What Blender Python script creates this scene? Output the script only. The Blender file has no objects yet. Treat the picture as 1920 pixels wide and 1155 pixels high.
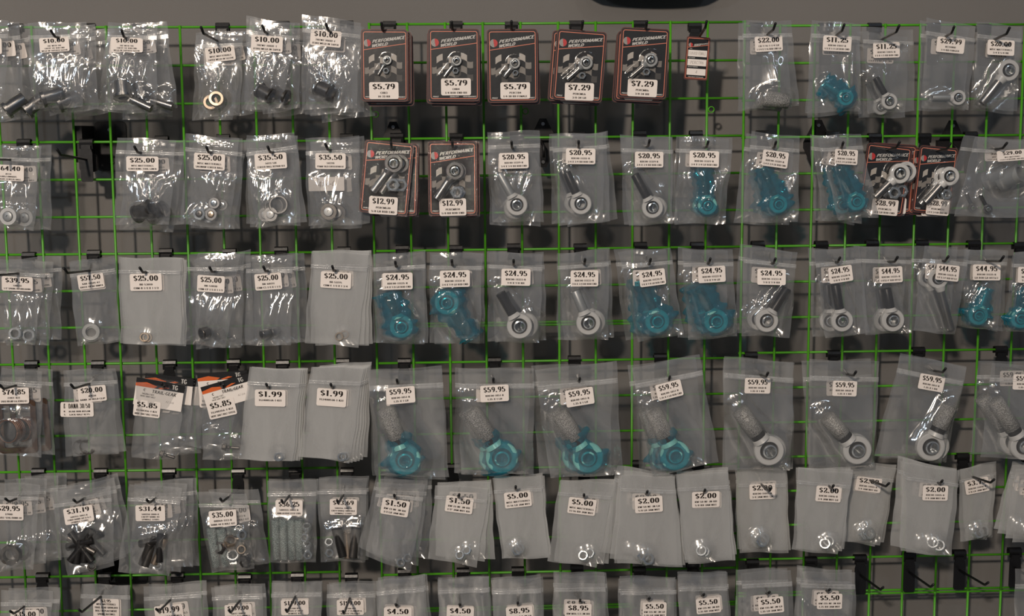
import bpy, math, random
from mathutils import Vector, Matrix, noise

S = bpy.context.scene
COL = S.collection
# ---------------------------------------------------------------- camera, world, light
FW, FH, FPX = 1920.0, 1155.0, 2430.0
YAW, PIT, ROL, DIST = 0.03482, -0.13274, -0.00762, 2.71
cy_, sy_, cp_, sp_ = math.cos(YAW), math.sin(YAW), math.cos(PIT), math.sin(PIT)
FWD = Vector((sy_ * cp_, cy_ * cp_, sp_))
RT0 = Vector((cy_, -sy_, 0))
UP0 = RT0.cross(FWD)
RT = RT0 * math.cos(ROL) + UP0 * math.sin(ROL)
UPV = UP0 * math.cos(ROL) - RT0 * math.sin(ROL)
CAM = Vector((0, -DIST, 0))
cd = bpy.data.cameras.new('camera')
cam = bpy.data.objects.new('camera', cd)
COL.objects.link(cam)
cd.sensor_width = 36
cd.lens = FPX / FW * 36
m = Matrix((RT, UPV, -FWD)).transposed().to_4x4()
m.translation = CAM
cam.matrix_world = m
cd.clip_start = 0.05
S.camera = cam

S.view_settings.view_transform = 'Standard'
S.view_settings.look = 'None'
S.view_settings.gamma = 1
S.view_settings.use_curve_mapping = False
S.view_settings.exposure = 0.0
S.cycles.transparent_max_bounces = 40
S.cycles.max_bounces = 5
S.cycles.diffuse_bounces = 2
S.cycles.glossy_bounces = 3
S.cycles.transmission_bounces = 2
S.cycles.caustics_reflective = False
S.cycles.caustics_refractive = False
S.cycles.sample_clamp_indirect = 2.0
S.cycles.adaptive_threshold = 0.03

wd = bpy.data.worlds.new('room_air')
S.world = wd
wd.use_nodes = True
wd.node_tree.nodes['Background'].inputs[0].default_value = (0.78, 0.92, 1.15, 1)
wd.node_tree.nodes['Background'].inputs[1].default_value = 0.08


def lamp(name, loc, aim, size, power, col, sy=None):
    l = bpy.data.lights.new(name, 'AREA')
    l.shape = 'RECTANGLE' if sy else 'DISK'
    l.size = size
    if sy:
        l.size_y = sy
    l.energy = power
    l.color = col
    o = bpy.data.objects.new(name, l)
    COL.objects.link(o)
    o.location = loc
    o.rotation_euler = (Vector(aim) - Vector(loc)).to_track_quat('-Z', 'Y').to_euler()
    return o


WARM, COOL = (1.0, 0.86, 0.72), (0.72, 0.86, 1.0)
lamp('ceiling_lamp', (-1.6, -6.0, 2.1), (0, 0, -0.2), 0.30, 262, WARM)
lamp('ceiling_lamp', (0.3, -3.0, 2.5), (0, 0, -0.1), 0.18, 8, WARM)
lamp('tube_lamp', (-1.7, -3.4, 1.75), (-1.7, -3.4, 0), 0.06, 15, WARM, 3.0)
lamp('tube_lamp', (-0.5, -3.4, 1.95), (-0.5, -3.4, 0), 0.06, 15, WARM, 3.0)
lamp('tube_lamp', (1.5, -3.4, 2.0), (1.5, -3.4, 0), 0.07, 14, COOL, 3.0)
lamp('ceiling_lamp', (-3.2, -4.0, 1.6), (-0.3, 0, -0.1), 0.2, 20, COOL)





# ---------------------------------------------------------------- pixel -> point on a real plane y = Y
def U(px, py, Y):
    d = FWD + RT * ((px - FW / 2) / FPX) + UPV * ((FH / 2 - py) / FPX)
    t = (Y - CAM.y) / d.y
    return CAM + d * t


def scl(Y):                                   # metres per pixel near plane y = Y
    return (Y + DIST) / FPX


# ---------------------------------------------------------------- materials
def mat(name, col, rough=0.5, metal=0.0, spec=0.5, bump=0, bscale=60, coat=0, var=0, vscale=8, bdist=0.001):
    M = bpy.data.materials.new(name)
    M.use_nodes = True
    N, L = M.node_tree.nodes, M.node_tree.links
    b = N['Principled BSDF']
    b.inputs['Base Color'].default_value = (*col, 1)
    b.inputs['Roughness'].default_value = rough
    b.inputs['Metallic'].default_value = metal
    b.inputs['Specular IOR Level'].default_value = spec
    b.inputs['Coat Weight'].default_value = coat
    b.inputs['Coat Roughness'].default_value = 0.08
    tc = N.new('ShaderNodeTexCoord')
    if var:
        nt = N.new('ShaderNodeTexNoise')
        nt.inputs['Scale'].default_value = vscale
        nt.inputs['Detail'].default_value = 4
        L.new(tc.outputs['Object'], nt.inputs['Vector'])
        r = N.new('ShaderNodeMapRange')
        r.inputs['From Min'].default_value = 0.3
        r.inputs['From Max'].default_value = 0.7
        r.inputs['To Min'].default_value = 1 - var
        r.inputs['To Max'].default_value = 1 + var
        L.new(nt.outputs['Fac'], r.inputs['Value'])
        mx = N.new('ShaderNodeVectorMath')
        mx.operation = 'SCALE'
        mx.inputs[0].default_value = col
        L.new(r.outputs[0], mx.inputs['Scale'])
        L.new(mx.outputs[0], b.inputs['Base Color'])
    if bump:
        nt = N.new('ShaderNodeTexNoise')
        nt.inputs['Scale'].default_value = bscale
        nt.inputs['Detail'].default_value = 3
        L.new(tc.outputs['Object'], nt.inputs['Vector'])
        bp = N.new('ShaderNodeBump')
        bp.inputs['Strength'].default_value = bump
        bp.inputs['Distance'].default_value = bdist
        L.new(nt.outputs['Fac'], bp.inputs['Height'])
        L.new(bp.outputs[0], b.inputs['Normal'])
    return M


def film(name, fac, col, rough, bump, bscale, gl=1.0, tint=(0.97, 0.97, 0.97), stretch=(1, 1, 0.35), bdist=0.002):
    """thin plastic film: mostly see-through, a little milk, a glossy skin"""
    M = bpy.data.materials.new(name)
    M.use_nodes = True
    N, L = M.node_tree.nodes, M.node_tree.links
    N.remove(N['Principled BSDF'])
    out = N['Material Output']
    tr = N.new('ShaderNodeBsdfTransparent')
    tr.inputs[0].default_value = (*tint, 1)
    df = N.new('ShaderNodeBsdfDiffuse')
    df.inputs[0].default_value = (*col, 1)
    tl = N.new('ShaderNodeBsdfTranslucent')
    tl.inputs[0].default_value = (*col, 1)
    m1 = N.new('ShaderNodeMixShader')
    m1.inputs[0].default_value = 0.35
    L.new(df.outputs[0], m1.inputs[1])
    L.new(tl.outputs[0], m1.inputs[2])
    m2 = N.new('ShaderNodeMixShader')
    L.new(tr.outputs[0], m2.inputs[1])
    L.new(m1.outputs[0], m2.inputs[2])
    g = N.new('ShaderNodeBsdfGlossy')
    g.inputs['Roughness'].default_value = rough
    g.inputs[0].default_value = (1, 1, 1, 1)
    fr = N.new('ShaderNodeLayerWeight')          # 'Facing' is the same from both sides of the film
    pw = N.new('ShaderNodeMath')
    pw.operation = 'POWER'
    pw.inputs[1].default_value = 5
    L.new(fr.outputs['Facing'], pw.inputs[0])
    ml = N.new('ShaderNodeMath')
    ml.operation = 'MULTIPLY_ADD'
    ml.inputs[1].default_value = 0.8
    ml.inputs[2].default_value = 0.045 * gl
    ml.use_clamp = True
    L.new(pw.outputs[0], ml.inputs[0])
    m3 = N.new('ShaderNodeMixShader')
    L.new(ml.outputs[0], m3.inputs[0])
    L.new(m2.outputs[0], m3.inputs[1])
    L.new(g.outputs[0], m3.inputs[2])
    tc = N.new('ShaderNodeTexCoord')
    mp = N.new('ShaderNodeMapping')
    mp.inputs['Scale'].default_value = stretch
    nt = N.new('ShaderNodeTexNoise')
    nt.inputs['Scale'].default_value = bscale
    nt.inputs['Detail'].default_value = 2.5
    nt.inputs['Distortion'].default_value = 0.6
    L.new(tc.outputs['Object'], mp.inputs[0])
    L.new(mp.outputs[0], nt.inputs['Vector'])
    bp = N.new('ShaderNodeBump')
    bp.inputs['Strength'].default_value = bump
    bp.inputs['Distance'].default_value = bdist
    L.new(nt.outputs['Fac'], bp.inputs['Height'])
    L.new(bp.outputs[0], g.inputs['Normal'])
    # milkiness a touch uneven, as handled plastic is
    r = N.new('ShaderNodeMapRange')
    r.inputs['From Min'].default_value = 0.35
    r.inputs['From Max'].default_value = 0.65
    r.inputs['To Min'].default_value = fac * 0.75
    r.inputs['To Max'].default_value = fac * 1.25
    L.new(nt.outputs['Fac'], r.inputs['Value'])
    L.new(r.outputs[0], m2.inputs[0])
    L.new(m3.outputs[0], out.inputs[0])
    return M


def mesh_wrap(name, col, scale):
    """knitted plastic protective netting seen as little diamonds"""
    M = mat(name, col, 0.35, 0.0, 0.6)
    N, L = M.node_tree.nodes, M.node_tree.links
    b = N['Principled BSDF']
    tc = N.new('ShaderNodeTexCoord')
    mp = N.new('ShaderNodeMapping')
    mp.inputs['Scale'].default_value = (1.6, 1.6, 1)
    v = N.new('ShaderNodeTexVoronoi')
    v.inputs['Scale'].default_value = scale
    L.new(tc.outputs['Object'], mp.inputs[0])
    L.new(mp.outputs[0], v.inputs['Vector'])
    r = N.new('ShaderNodeValToRGB')
    r.color_ramp.elements[0].position = 0.25
    r.color_ramp.elements[0].color = (col[0] * 0.25, col[1] * 0.25, col[2] * 0.25, 1)
    r.color_ramp.elements[1].position = 0.6
    r.color_ramp.elements[1].color = (*col, 1)
    L.new(v.outputs['Distance'], r.inputs[0])
    L.new(r.outputs[0], b.inputs['Base Color'])
    bp = N.new('ShaderNodeBump')
    bp.inputs['Strength'].default_value = 0.8
    bp.inputs['Distance'].default_value = 0.002
    L.new(v.outputs['Distance'], bp.inputs['Height'])
    L.new(bp.outputs[0], b.inputs['Normal'])
    return M


M_WALL = mat('grey_wall_paint', (0.155, 0.147, 0.140), 0.75, 0, 0.3, 0.25, 260, var=0.05, vscale=2.5)
M_GREEN = mat('green_enamel', (0.07, 0.33, 0.012), 0.38, 0, 0.5, 0.2, 90, var=0.18, vscale=9)
M_BLACK = mat('black_enamel', (0.006, 0.006, 0.007), 0.32, 0, 0.45, 0.15, 120)
M_BRKT = mat('black_bracket_enamel', (0.008, 0.007, 0.008), 0.45, 0, 0.35, 0.2, 90)
M_CLEARB = film('hazy_polythene', 0.14, (0.80, 0.80, 0.80), 0.14, 0.2, 26, 1.6)
M_CLEAR = film('clear_polythene', 0.05, (0.80, 0.80, 0.80), 0.10, 0.2, 26, 3.2)
M_FROST = film('frosted_polythene', 0.12, (0.80, 0.80, 0.79), 0.12, 0.22, 26, 1.6)
M_MILKF = film('cloudy_polythene', 0.26, (0.80, 0.80, 0.79), 0.17, 0.22, 26, 1.15)
M_MILK = film('milky_polythene', 0.31, (0.80, 0.80, 0.79), 0.17, 0.22, 26, 1.15)
M_SEAL = film('zip_seal_polythene', 0.30, (0.88, 0.88, 0.88), 0.14, 0.3, 60, 2.0)
M_TEAL = film('blue_protective_film', 0.36, (0.005, 0.25, 0.36), 0.16, 0.8, 75, 1.6, (0.22, 0.80, 0.90), (1, 1, 1), 0.003)
M_SHRINK = film('crinkled_shrink_film', 0.01, (0.8, 0.8, 0.8), 0.08, 1.0, 200, 1.5, (0.97, 0.97, 0.97), (1, 1, 1), 0.004)
M_SHRINK2 = film('smooth_shrink_film', 0.012, (0.8, 0.8, 0.8), 0.16, 0.3, 60, 1.0, (0.97, 0.97, 0.97), (1, 1, 1), 0.002)
M_PAPER = mat('label_paper', (0.78, 0.71, 0.66), 0.6, 0, 0.3)
M_CARDW = mat('white_card', (0.78, 0.72, 0.67), 0.55, 0, 0.3)
M_INK = mat('black_ink', (0.018, 0.013, 0.011), 0.6, 0, 0.2)
M_PEN = mat('pen_ink', (0.16, 0.13, 0.12), 0.6, 0, 0.2)
M_STEEL = mat('machined_steel', (0.34, 0.33, 0.32), 0.28, 1.0, 0.5, 0.12, 90)
M_DARKST = mat('dark_oiled_steel', (0.10, 0.092, 0.085), 0.36, 0.85, 0.5, 0.2, 120, var=0.2, vscale=60)
M_CHROME = mat('zinc_plated_steel', (0.74, 0.77, 0.78), 0.17, 0.9, 0.5, 0.1, 60)
M_ALU = mat('satin_white_housing', (0.66, 0.65, 0.63), 0.32, 0.15, 0.6, 0.1, 50)
M_TALU = mat('teal_filmed_housing', (0.09, 0.34, 0.36), 0.24, 0.1, 0.7, 0.3, 70, var=0.25, vscale=30)
M_TALU2 = mat('pale_teal_filmed_housing', (0.22, 0.62, 0.58), 0.22, 0.1, 0.7, 0.3, 70, var=0.2, vscale=30)
M_TBALL = mat('dark_teal_filmed_ball', (0.02, 0.10, 0.12), 0.3, 0.3, 0.6)
M_BALL = mat('ball_race_steel', (0.36, 0.35, 0.33), 0.22, 0.9, 0.5)
M_SHANK = mat('black_oxide_thread', (0.018, 0.017, 0.017), 0.35, 0.3, 0.35, 0.3, 150)
M_BRONZE = mat('bronzed_steel', (0.42, 0.33, 0.25), 0.3, 0.9, 0.5)
M_COPPER = mat('copper_coil', (0.22, 0.10, 0.055), 0.45, 0.5, 0.5)
M_GASKET = mat('brown_gasket', (0.055, 0.028, 0.016), 0.7, 0, 0.3, 0.5, 200, var=0.3, vscale=80)
M_RUBBER = mat('black_rubber', (0.012, 0.012, 0.013), 0.5, 0, 0.4)
M_WASH = mat('grey_washer', (0.33, 0.34, 0.34), 0.4, 0.5, 0.5)
M_NET = mesh_wrap('silver_netting', (0.40, 0.39, 0.37), 420)
M_NETG = mesh_wrap('green_grey_netting', (0.30, 0.36, 0.34), 420)
M_CARD = mat('black_printed_card', (0.010, 0.010, 0.011), 0.3, 0, 0.5, 0.1, 30, coat=0.3)
M_CARDE = mat('rust_red_card_edge', (0.10, 0.022, 0.015), 0.5)
M_ORNG = mat('orange_pink_print', (0.68, 0.20, 0.12), 0.5)
M_RED = mat('red_print', (0.50, 0.02, 0.02), 0.5)
M_WHITE = mat('white_print', (0.52, 0.50, 0.47), 0.5)
M_CHK1 = mat('light_grey_print', (0.42, 0.38, 0.34), 0.5)
M_CHK2 = mat('mid_grey_print', (0.20, 0.18, 0.16), 0.5)
M_CHK3 = mat('dark_grey_print', (0.045, 0.040, 0.036), 0.5)
M_FIRE = mat('bright_orange_print', (0.62, 0.11, 0.015), 0.45)
M_TAN = mat('tan_print', (0.42, 0.30, 0.22), 0.5)


# ---------------------------------------------------------------- mesh helpers
class MB:
    def __init__(s):
        s.v, s.f = [], []

    def add(s, v, f):
        k = len(s.v)
        s.v += [tuple(p) for p in v]
        s.f += [tuple(i + k for i in q) for q in f]
        return s

    def box(s, c, h):
        x, y, z = c
        a, b, d = h
        s.add([(x + i * a, y + j * b, z + k * d) for i in (-1, 1) for j in (-1, 1) for k in (-1, 1)],
              [(0, 1, 3, 2), (4, 6, 7, 5), (0, 4, 5, 1), (2, 3, 7, 6), (0, 2, 6, 4), (1, 5, 7, 3)])
        return s

    def lathe(s, prof, M=None, n=28, closed=False):
        """prof: (radius, height) pairs about local Z"""
        M = M or Matrix()
        v, f = [], []
        for r, h in prof:
            for i in range(n):
                a = 2 * math.pi * i / n
                v.append(M @ Vector((r * math.cos(a), r * math.sin(a), h)))
        k = len(prof)
        for j in range(k if closed else k - 1):
            j2 = (j + 1) % k
            for i in range(n):
                f.append((j * n + i, j * n + (i + 1) % n, j2 * n + (i + 1) % n, j2 * n + i))
        if not closed:
            if prof[0][0] > 1e-6:
                f.append(tuple(range(n))[::-1])
            if prof[-1][0] > 1e-6:
                f.append(tuple((k - 1) * n + i for i in range(n)))
        return s.add(v, f)

    def tube(s, pts, r, n=8, cap=True):
        pts = [Vector(p) for p in pts]
        v, f = [], []
        up = None
        for i, p in enumerate(pts):
            t = (pts[min(i + 1, len(pts) - 1)] - pts[max(i - 1, 0)]).normalized()
            if up is None:
                up = Vector((0, 0, 1)) if abs(t.z) < 0.9 else Vector((1, 0, 0))
            a = t.cross(up).normalized()
            b = a.cross(t).normalized()
            up = b
            rr = r[i] if isinstance(r, (list, tuple)) else r
            for k in range(n):
                q = 2 * math.pi * k / n
                v.append(p + a * (rr * math.cos(q)) + b * (rr * math.sin(q)))
        for i in range(len(pts) - 1):
            for k in range(n):
                f.append((i * n + k, i * n + (k + 1) % n, (i + 1) * n + (k + 1) % n, (i + 1) * n + k))
        if cap:
            f.append(tuple(range(n))[::-1])
            f.append(tuple((len(pts) - 1) * n + k for k in range(n)))
        return s.add(v, f)

    def prism(s, poly, y0, y1, M=None):
        """poly: (x, z) outline extruded from y0 to y1"""
        n = len(poly)
        v = [Vector((x, y0, z)) for x, z in poly] + [Vector((x, y1, z)) for x, z in poly]
        if M:
            v = [M @ p for p in v]
        f = [tuple(range(n))[::-1], tuple(range(n, 2 * n))]
        f += [(i, (i + 1) % n, n + (i + 1) % n, n + i) for i in range(n)]
        return s.add(v, f)

    def build(s, name, material, parent=None, smooth=False, loc=None):
        me = bpy.data.meshes.new(name)
        me.from_pydata(s.v, [], s.f)
        me.materials.append(material)
        if smooth:
            me.polygons.foreach_set('use_smooth', [True] * len(me.polygons))
            if smooth == 'angle':
                try:
                    me.set_sharp_from_angle(angle=math.radians(35))
                except Exception:
                    pass
        me.update()
        o = bpy.data.objects.new(name, me)
        COL.objects.link(o)
        if parent:
            o.parent = parent
        if loc is not None:
            o.location = loc
        return o


def tag(o, label, cat, group=None, kind=None):
    if label:
        o['label'] = label
    if cat:
        o['category'] = cat
    if group:
        o['group'] = group
    if kind:
        o['kind'] = kind
    return o


def empty(name, loc):
    o = bpy.data.objects.new(name, None)
    o.empty_display_size = 0.01
    COL.objects.link(o)
    o.location = loc
    return o


def axis_to(d):
    return Vector(d).to_track_quat('Z', 'Y').to_matrix().to_4x4()


def rrect(w, h, r, n=5, cx=0, cz=0, ang=0):
    out = []
    for sx, sz, a0 in ((1, 1, 0), (-1, 1, 90), (-1, -1, 180), (1, -1, 270)):
        for k in range(n + 1):
            a = math.radians(a0 + 90 * k / n)
            out.append((sx * (w / 2 - r) + r * math.cos(a), sz * (h / 2 - r) + r * math.sin(a)))
    c, s = math.cos(ang), math.sin(ang)
    return [(cx + x * c - z * s, cz + x * s + z * c) for x, z in out]


# ---------------------------------------------------------------- lettering drawn as strokes
def arc(cx, cy, rx, ry, a0, a1, n=9):
    return [(cx + rx * math.cos(math.radians(a0 + (a1 - a0) * i / n)),
             cy + ry * math.sin(math.radians(a0 + (a1 - a0) * i / n))) for i in range(n + 1)]


def _glyphs():
    G = {}
    G['0'] = (.66, [arc(.33, .5, .22, .46, 90, 450, 14)], [])
    G['1'] = (.50, [[(.27, 0), (.27, 1)], [(.10, .90), (.27, .97)]], [(.27, 0)])
    G['2'] = (.64, [[(.12, .70), (.12, .80)], arc(.32, .74, .21, .22, 170, -20, 9) + [(.44, .50), (.26, .30), (.10, .06)], [(.08, .06), (.56, .06)], [(.56, .02), (.58, .26)]], [])
    G['3'] = (.64, [arc(.30, .75, .20, .21, 165, -90, 9), arc(.30, .27, .23, .25, 90, -165, 10)], [])
    G['4'] = (.66, [[(.44, 0), (.44, 1)], [(.44, .98), (.06, .32)], [(.04, .30), (.60, .30)]], [(.44, 0)])
    G['5'] = (.64, [[(.14, .94), (.54, .94)], [(.14, .96), (.13, .52)], [(.13, .50)] + arc(.29, .32, .24, .27, 125, -160, 11)], [])
    G['6'] = (.66, [arc(.34, .30, .21, .27, 0, 360, 12), arc(.46, .42, .34, .54, 180, 100, 7)], [])
    G['7'] = (.60, [[(.08, .94), (.54, .94)], [(.54, .94), (.34, .45), (.28, 0)], [(.08, .96), (.07, .74)]], [])
    G['8'] = (.66, [arc(.33, .75, .18, .21, 90, 450, 12), arc(.33, .28, .22, .25, 90, 450, 12)], [])
    G['9'] = (.66, [arc(.32, .70, .21, .27, 0, 360, 12), arc(.20, .58, .34, .54, 0, -80, 7)], [])
    G['$'] = (.62, [arc(.30, .70, .20, .19, 20, 240, 9), [(.20, .55), (.42, .44)], arc(.31, .28, .20, .20, 60, -160, 9), [(.31, 1.08), (.31, -.1)]], [])
    G['.'] = (.34, [[(.17, -.01), (.17, .20)]], [])
    G[','] = (.30, [[(.15, -.08), (.15, .12)]], [])
    G['-'] = (.42, [[(.08, .42), (.34, .42)], [(.08, .46), (.34, .46)]], [])
    G['/'] = (.46, [[(.06, 0), (.40, 1)]], [])
    G['"'] = (.36, [[(.12, .7), (.12, 1)], [(.24, .7), (.24, 1)]], [])
    G[' '] = (.34, [], [])
    G['A'] = (.72, [[(.06, 0), (.35, 1)], [(.35, 1), (.62, 0)], [(.18, .32), (.50, .32)]], [(.06, 0), (.62, 0)])
    G['B'] = (.68, [[(.16, 0), (.16, 1)], [(.16, .97)] + arc(.32, .75, .20, .22, 90, -90, 6) + [(.16, .53)], [(.16, .53)] + arc(.34, .27, .23, .25, 90, -90, 6) + [(.16, .03)]], [(.16, 0), (.16, 1)])
    G['C'] = (.68, [arc(.38, .5, .28, .47, 40, 320, 12)], [])
    G['D'] = (.72, [[(.16, 0), (.16, 1)], [(.16, .97)] + arc(.30, .5, .32, .47, 90, -90, 9) + [(.16, .03)]], [(.16, 0), (.16, 1)])
    G['E'] = (.64, [[(.16, 0), (.16, 1)], [(.16, .97), (.56, .97)], [(.16, .52), (.46, .52)], [(.16, .03), (.58, .03)]], [(.16, 0), (.16, 1)])
    G['F'] = (.60, [[(.16, 0), (.16, 1)], [(.16, .97), (.56, .97)], [(.16, .52), (.46, .52)]], [(.16, 0), (.16, 1)])
    G['G'] = (.72, [arc(.38, .5, .28, .47, 45, 330, 12), [(.60, .42), (.60, .05)], [(.40, .42), (.62, .42)]], [])
    G['H'] = (.74, [[(.16, 0), (.16, 1)], [(.58, 0), (.58, 1)], [(.16, .52), (.58, .52)]], [(.16, 0), (.16, 1), (.58, 0), (.58, 1)])
    G['I'] = (.38, [[(.19, 0), (.19, 1)]], [(.19, 0), (.19, 1)])
    G['J'] = (.52, [[(.36, 1), (.36, .25)] + arc(.22, .22, .14, .2, 0, -150, 6)], [(.36, 1)])
    G['K'] = (.72, [[(.16, 0), (.16, 1)], [(.60, 1), (.18, .42)], [(.30, .58), (.62, 0)]], [(.16, 0), (.16, 1), (.62, 0)])
    G['L'] = (.62, [[(.16, 0), (.16, 1)], [(.16, .03), (.58, .03)], [(.58, 0), (.58, .22)]], [(.16, 0), (.16, 1)])
    G['M'] = (.88, [[(.13, 0), (.13, 1)], [(.13, 1), (.42, .1)], [(.42, .1), (.72, 1)], [(.72, 1), (.72, 0)]], [(.13, 0), (.72, 0)])
    G['N'] = (.74, [[(.14, 0), (.14, 1)], [(.14, 1), (.58, 0)], [(.58, 0), (.58, 1)]], [(.14, 0), (.58, 1)])
    G['O'] = (.74, [arc(.37, .5, .28, .47, 90, 450, 14)], [])
    G['P'] = (.66, [[(.16, 0), (.16, 1)], [(.16, .97)] + arc(.32, .72, .24, .25, 90, -90, 7) + [(.16, .47)]], [(.16, 0), (.16, 1)])
    G['Q'] = (.74, [arc(.37, .5, .28, .47, 90, 450, 14), [(.40, .22), (.62, -.08)]], [])
    G['R'] = (.72, [[(.16, 0), (.16, 1)], [(.16, .97)] + arc(.32, .74, .22, .23, 90, -90, 7) + [(.16, .51)], [(.34, .50), (.60, 0)]], [(.16, 0), (.16, 1), (.60, 0)])
    G['S'] = (.62, [arc(.30, .74, .20, .22, 30, 240, 8) + [(.42, .44)] + arc(.31, .26, .21, .23, 50, -155, 8)], [])
    G['T'] = (.66, [[(.33, 0), (.33, 1)], [(.05, .97), (.61, .97)]], [(.33, 0)])
    G['U'] = (.74, [[(.15, 1), (.15, .3)] + arc(.36, .28, .21, .26, 180, 360, 7) + [(.57, 1)]], [(.15, 1), (.57, 1)])
    G['V'] = (.70, [[(.06, 1), (.34, 0)], [(.34, 0), (.62, 1)]], [(.06, 1), (.62, 1)])
    G['W'] = (.94, [[(.05, 1), (.26, 0)], [(.26, 0), (.47, .9)], [(.47, .9), (.66, 0)], [(.66, 0), (.88, 1)]], [(.05, 1), (.88, 1)])
    G['X'] = (.70, [[(.08, 1), (.60, 0)], [(.60, 1), (.08, 0)]], [(.08, 0), (.60, 0), (.08, 1), (.60, 1)])
    G['Y'] = (.70, [[(.06, 1), (.34, .48)], [(.62, 1), (.34, .48), (.34, 0)]], [(.34, 0)])
    G['Z'] = (.62, [[(.08, .97), (.54, .97)], [(.54, .97), (.08, .03)], [(.08, .03), (.56, .03)]], [])
    return G


GL = _glyphs()


def line_width(s, wide=1.0):
    return sum(GL.get(c, GL['-'])[0] for c in s) * wide


def strokes(mb, s, cx, cz, h, ang=0, thick=.21, thin=.055, serif=True, shear=0.0, wide=1.0, maxw=None, surf=None, y=0.0, align=0, gap=0.0):
    """writes s with cap height h centred on (cx, cz); surf(x, z) -> y of the surface"""
    s = s.upper()
    W = (line_width(s, wide) + gap * wide * len(s)) * h
    if maxw and W > maxw:
        wide *= maxw / W
        W = maxw
    ca, sa = math.cos(ang), math.sin(ang)
    x0 = -W / 2 + gap * wide * h / 2
    V, F = [], []
    for ch in s:
        adv, st, sf = GL.get(ch, GL['-'])
        lst = [(p, None) for p in st]
        if serif:
            lst += [([(x - .13, .03 if yy == 0 else .97), (x + .13, .03 if yy == 0 else .97)], thin * 1.1) for x, yy in sf]
        for p, fw in lst:
            n = len(p)
            if n < 2:
                continue
            base = len(V)
            for i, (px, py) in enumerate(p):
                ax, ay = p[max(i - 1, 0)]
                bx, by = p[min(i + 1, n - 1)]
                if n > 4 and abs(p[0][0] - p[-1][0]) + abs(p[0][1] - p[-1][1]) < 1e-6 and i in (0, n - 1):
                    ax, ay = p[-2]
                    bx, by = p[1]
                tx, ty = bx - ax, by - ay
                L = math.hypot(tx, ty) or 1
                tx, ty = tx / L, ty / L
                w = fw if fw else thin + (thick - thin) * abs(ty) ** 1.6
                if ch in './' and not fw:
                    w = thick * (.85 if ch == '.' else .4)
                if ch == '$' and i < 2 and n == 2 and p[0][0] == p[1][0]:
                    w = thin
                for sg in (-1, 1):
                    qx, qy = px - ty * sg * w / 2, py + tx * sg * w / 2
                    X = x0 + (qx + shear * qy) * wide * h
                    Z = (qy - .5) * h
                    wx, wz = cx + X * ca - Z * sa, cz + X * sa + Z * ca
                    V.append((wx, (surf(wx, wz) if surf else 0) + y, wz))
            for i in range(n - 1):
                F.append((base + 2 * i, base + 2 * i + 1, base + 2 * i + 3, base + 2 * i + 2))
        x0 += (adv + gap) * wide * h
    mb.add(V, F)


# ---------------------------------------------------------------- setting: wall
w = MB()
w.box((0, 0.10 + 0.06, 0), (3.2, 0.06, 2.2))
tag(w.build('wall_back', M_WALL), 'grey painted wall behind the green wire grid', 'wall', None, 'structure')
WALLY = 0.10
fl = MB()
fl.box((0, -4.0, -1.66), (5.0, 4.1, 0.05))
tag(fl.build('floor', mat('grey_shop_floor', (0.16, 0.17, 0.18), 0.45, 0, 0.4, var=0.05)), 'grey shop floor below the grid wall', 'floor', None, 'structure')

# ---------------------------------------------------------------- green grid panels
PITCH = 0.0762
RW = 0.0026


def panel(ox, oz, a, ex, ez, cols, rows, label, i0=0, j0=0, skip=(), eyes=(), y=0.0):
    """cols / rows: counts of cells; wires at every 76 mm"""
    root = empty('grid_panel', (ox, y, oz))
    tag(root, label, 'wire grid', 'green wire grid panels')
    s, c = math.sin(a), math.cos(a)

    def pt(u, v, dy=0):
        return Vector((u * ex * c + v * ez * s, dy, u * ex * s - v * ez * c))
    u0, u1 = i0 * PITCH, (i0 + cols) * PITCH
    v0, v1 = j0 * PITCH, (j0 + rows) * PITCH
    for i in range(i0, i0 + cols + 1):
        if ('v', i) in skip:
            continue
        mb = MB().tube([pt(i * PITCH, v0 - .003), pt(i * PITCH, v1 + .003)], RW, 8)
        mb.v = [(x, yy - RW * .9, z) for x, yy, z in mb.v]
        mb.build('upright_wire', M_GREEN, root, True)
    for j in range(j0, j0 + rows + 1):
        mb = MB().tube([pt(u0 - .003, j * PITCH), pt(u1 + .003, j * PITCH)], RW, 8)
        mb.v = [(x, yy + RW * .9, z) for x, yy, z in mb.v]
        mb.build('cross_wire', M_GREEN, root, True)
    for (i, j) in eyes:                      # little joining coils
        p = pt(i * PITCH, j * PITCH)
        mb = MB()
        for k in range(3):
            ring = [(p.x + .009 + .006 * math.cos(t * .5236), -.004 + k * .003, p.z + .006 * math.sin(t * .5236)) for t in range(13)]
            mb.tube(ring, .0011, 6)
        mb.build('joining_coil', M_GREEN, root, True)
    return root


panel(-0.949, 0.22355, -0.00271, 1 - 0.02253, 1 + 0.01029, 12, 18, 'green wire grid panel at the left, reaching from the edge to the middle seam', -3, 0)
panel(-0.19316, 0.22602, 0.00173, 1 + 0.01415, 1 + 0.0166, 10, 8, 'upper middle green wire grid panel behind the black cards', 0, 0, eyes=((4, 2.3), (9, 2.3), (0, 2.35)))
panel(-0.19316, 0.22602 - .006, 0.00173, 1 + 0.01415, 1 + 0.0166, 10, 8, 'lower middle green wire grid panel behind the teal rod end bags', 0, 8)
panel(-0.19316, 0.22602 - .012, 0.00173, 1 + 0.01415, 1 + 0.0166, 10, 3, 'bottom middle green wire grid panel behind the $4.50 to $5.50 bags', 0, 16)
panel(0.5794, 0.21932, 0.00098, 1 - 0.03893, 1 - 0.00124, 9, 16, 'upper right green wire grid panel at the right edge', 0, 0, y=-.001)
panel(0.5794, 0.21932 - .007, 0.00098, 1 - 0.03893, 1 - 0.00124, 9, 3, 'bottom right green wire grid panel under the empty hooks', 0, 16, y=-.001)


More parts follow.
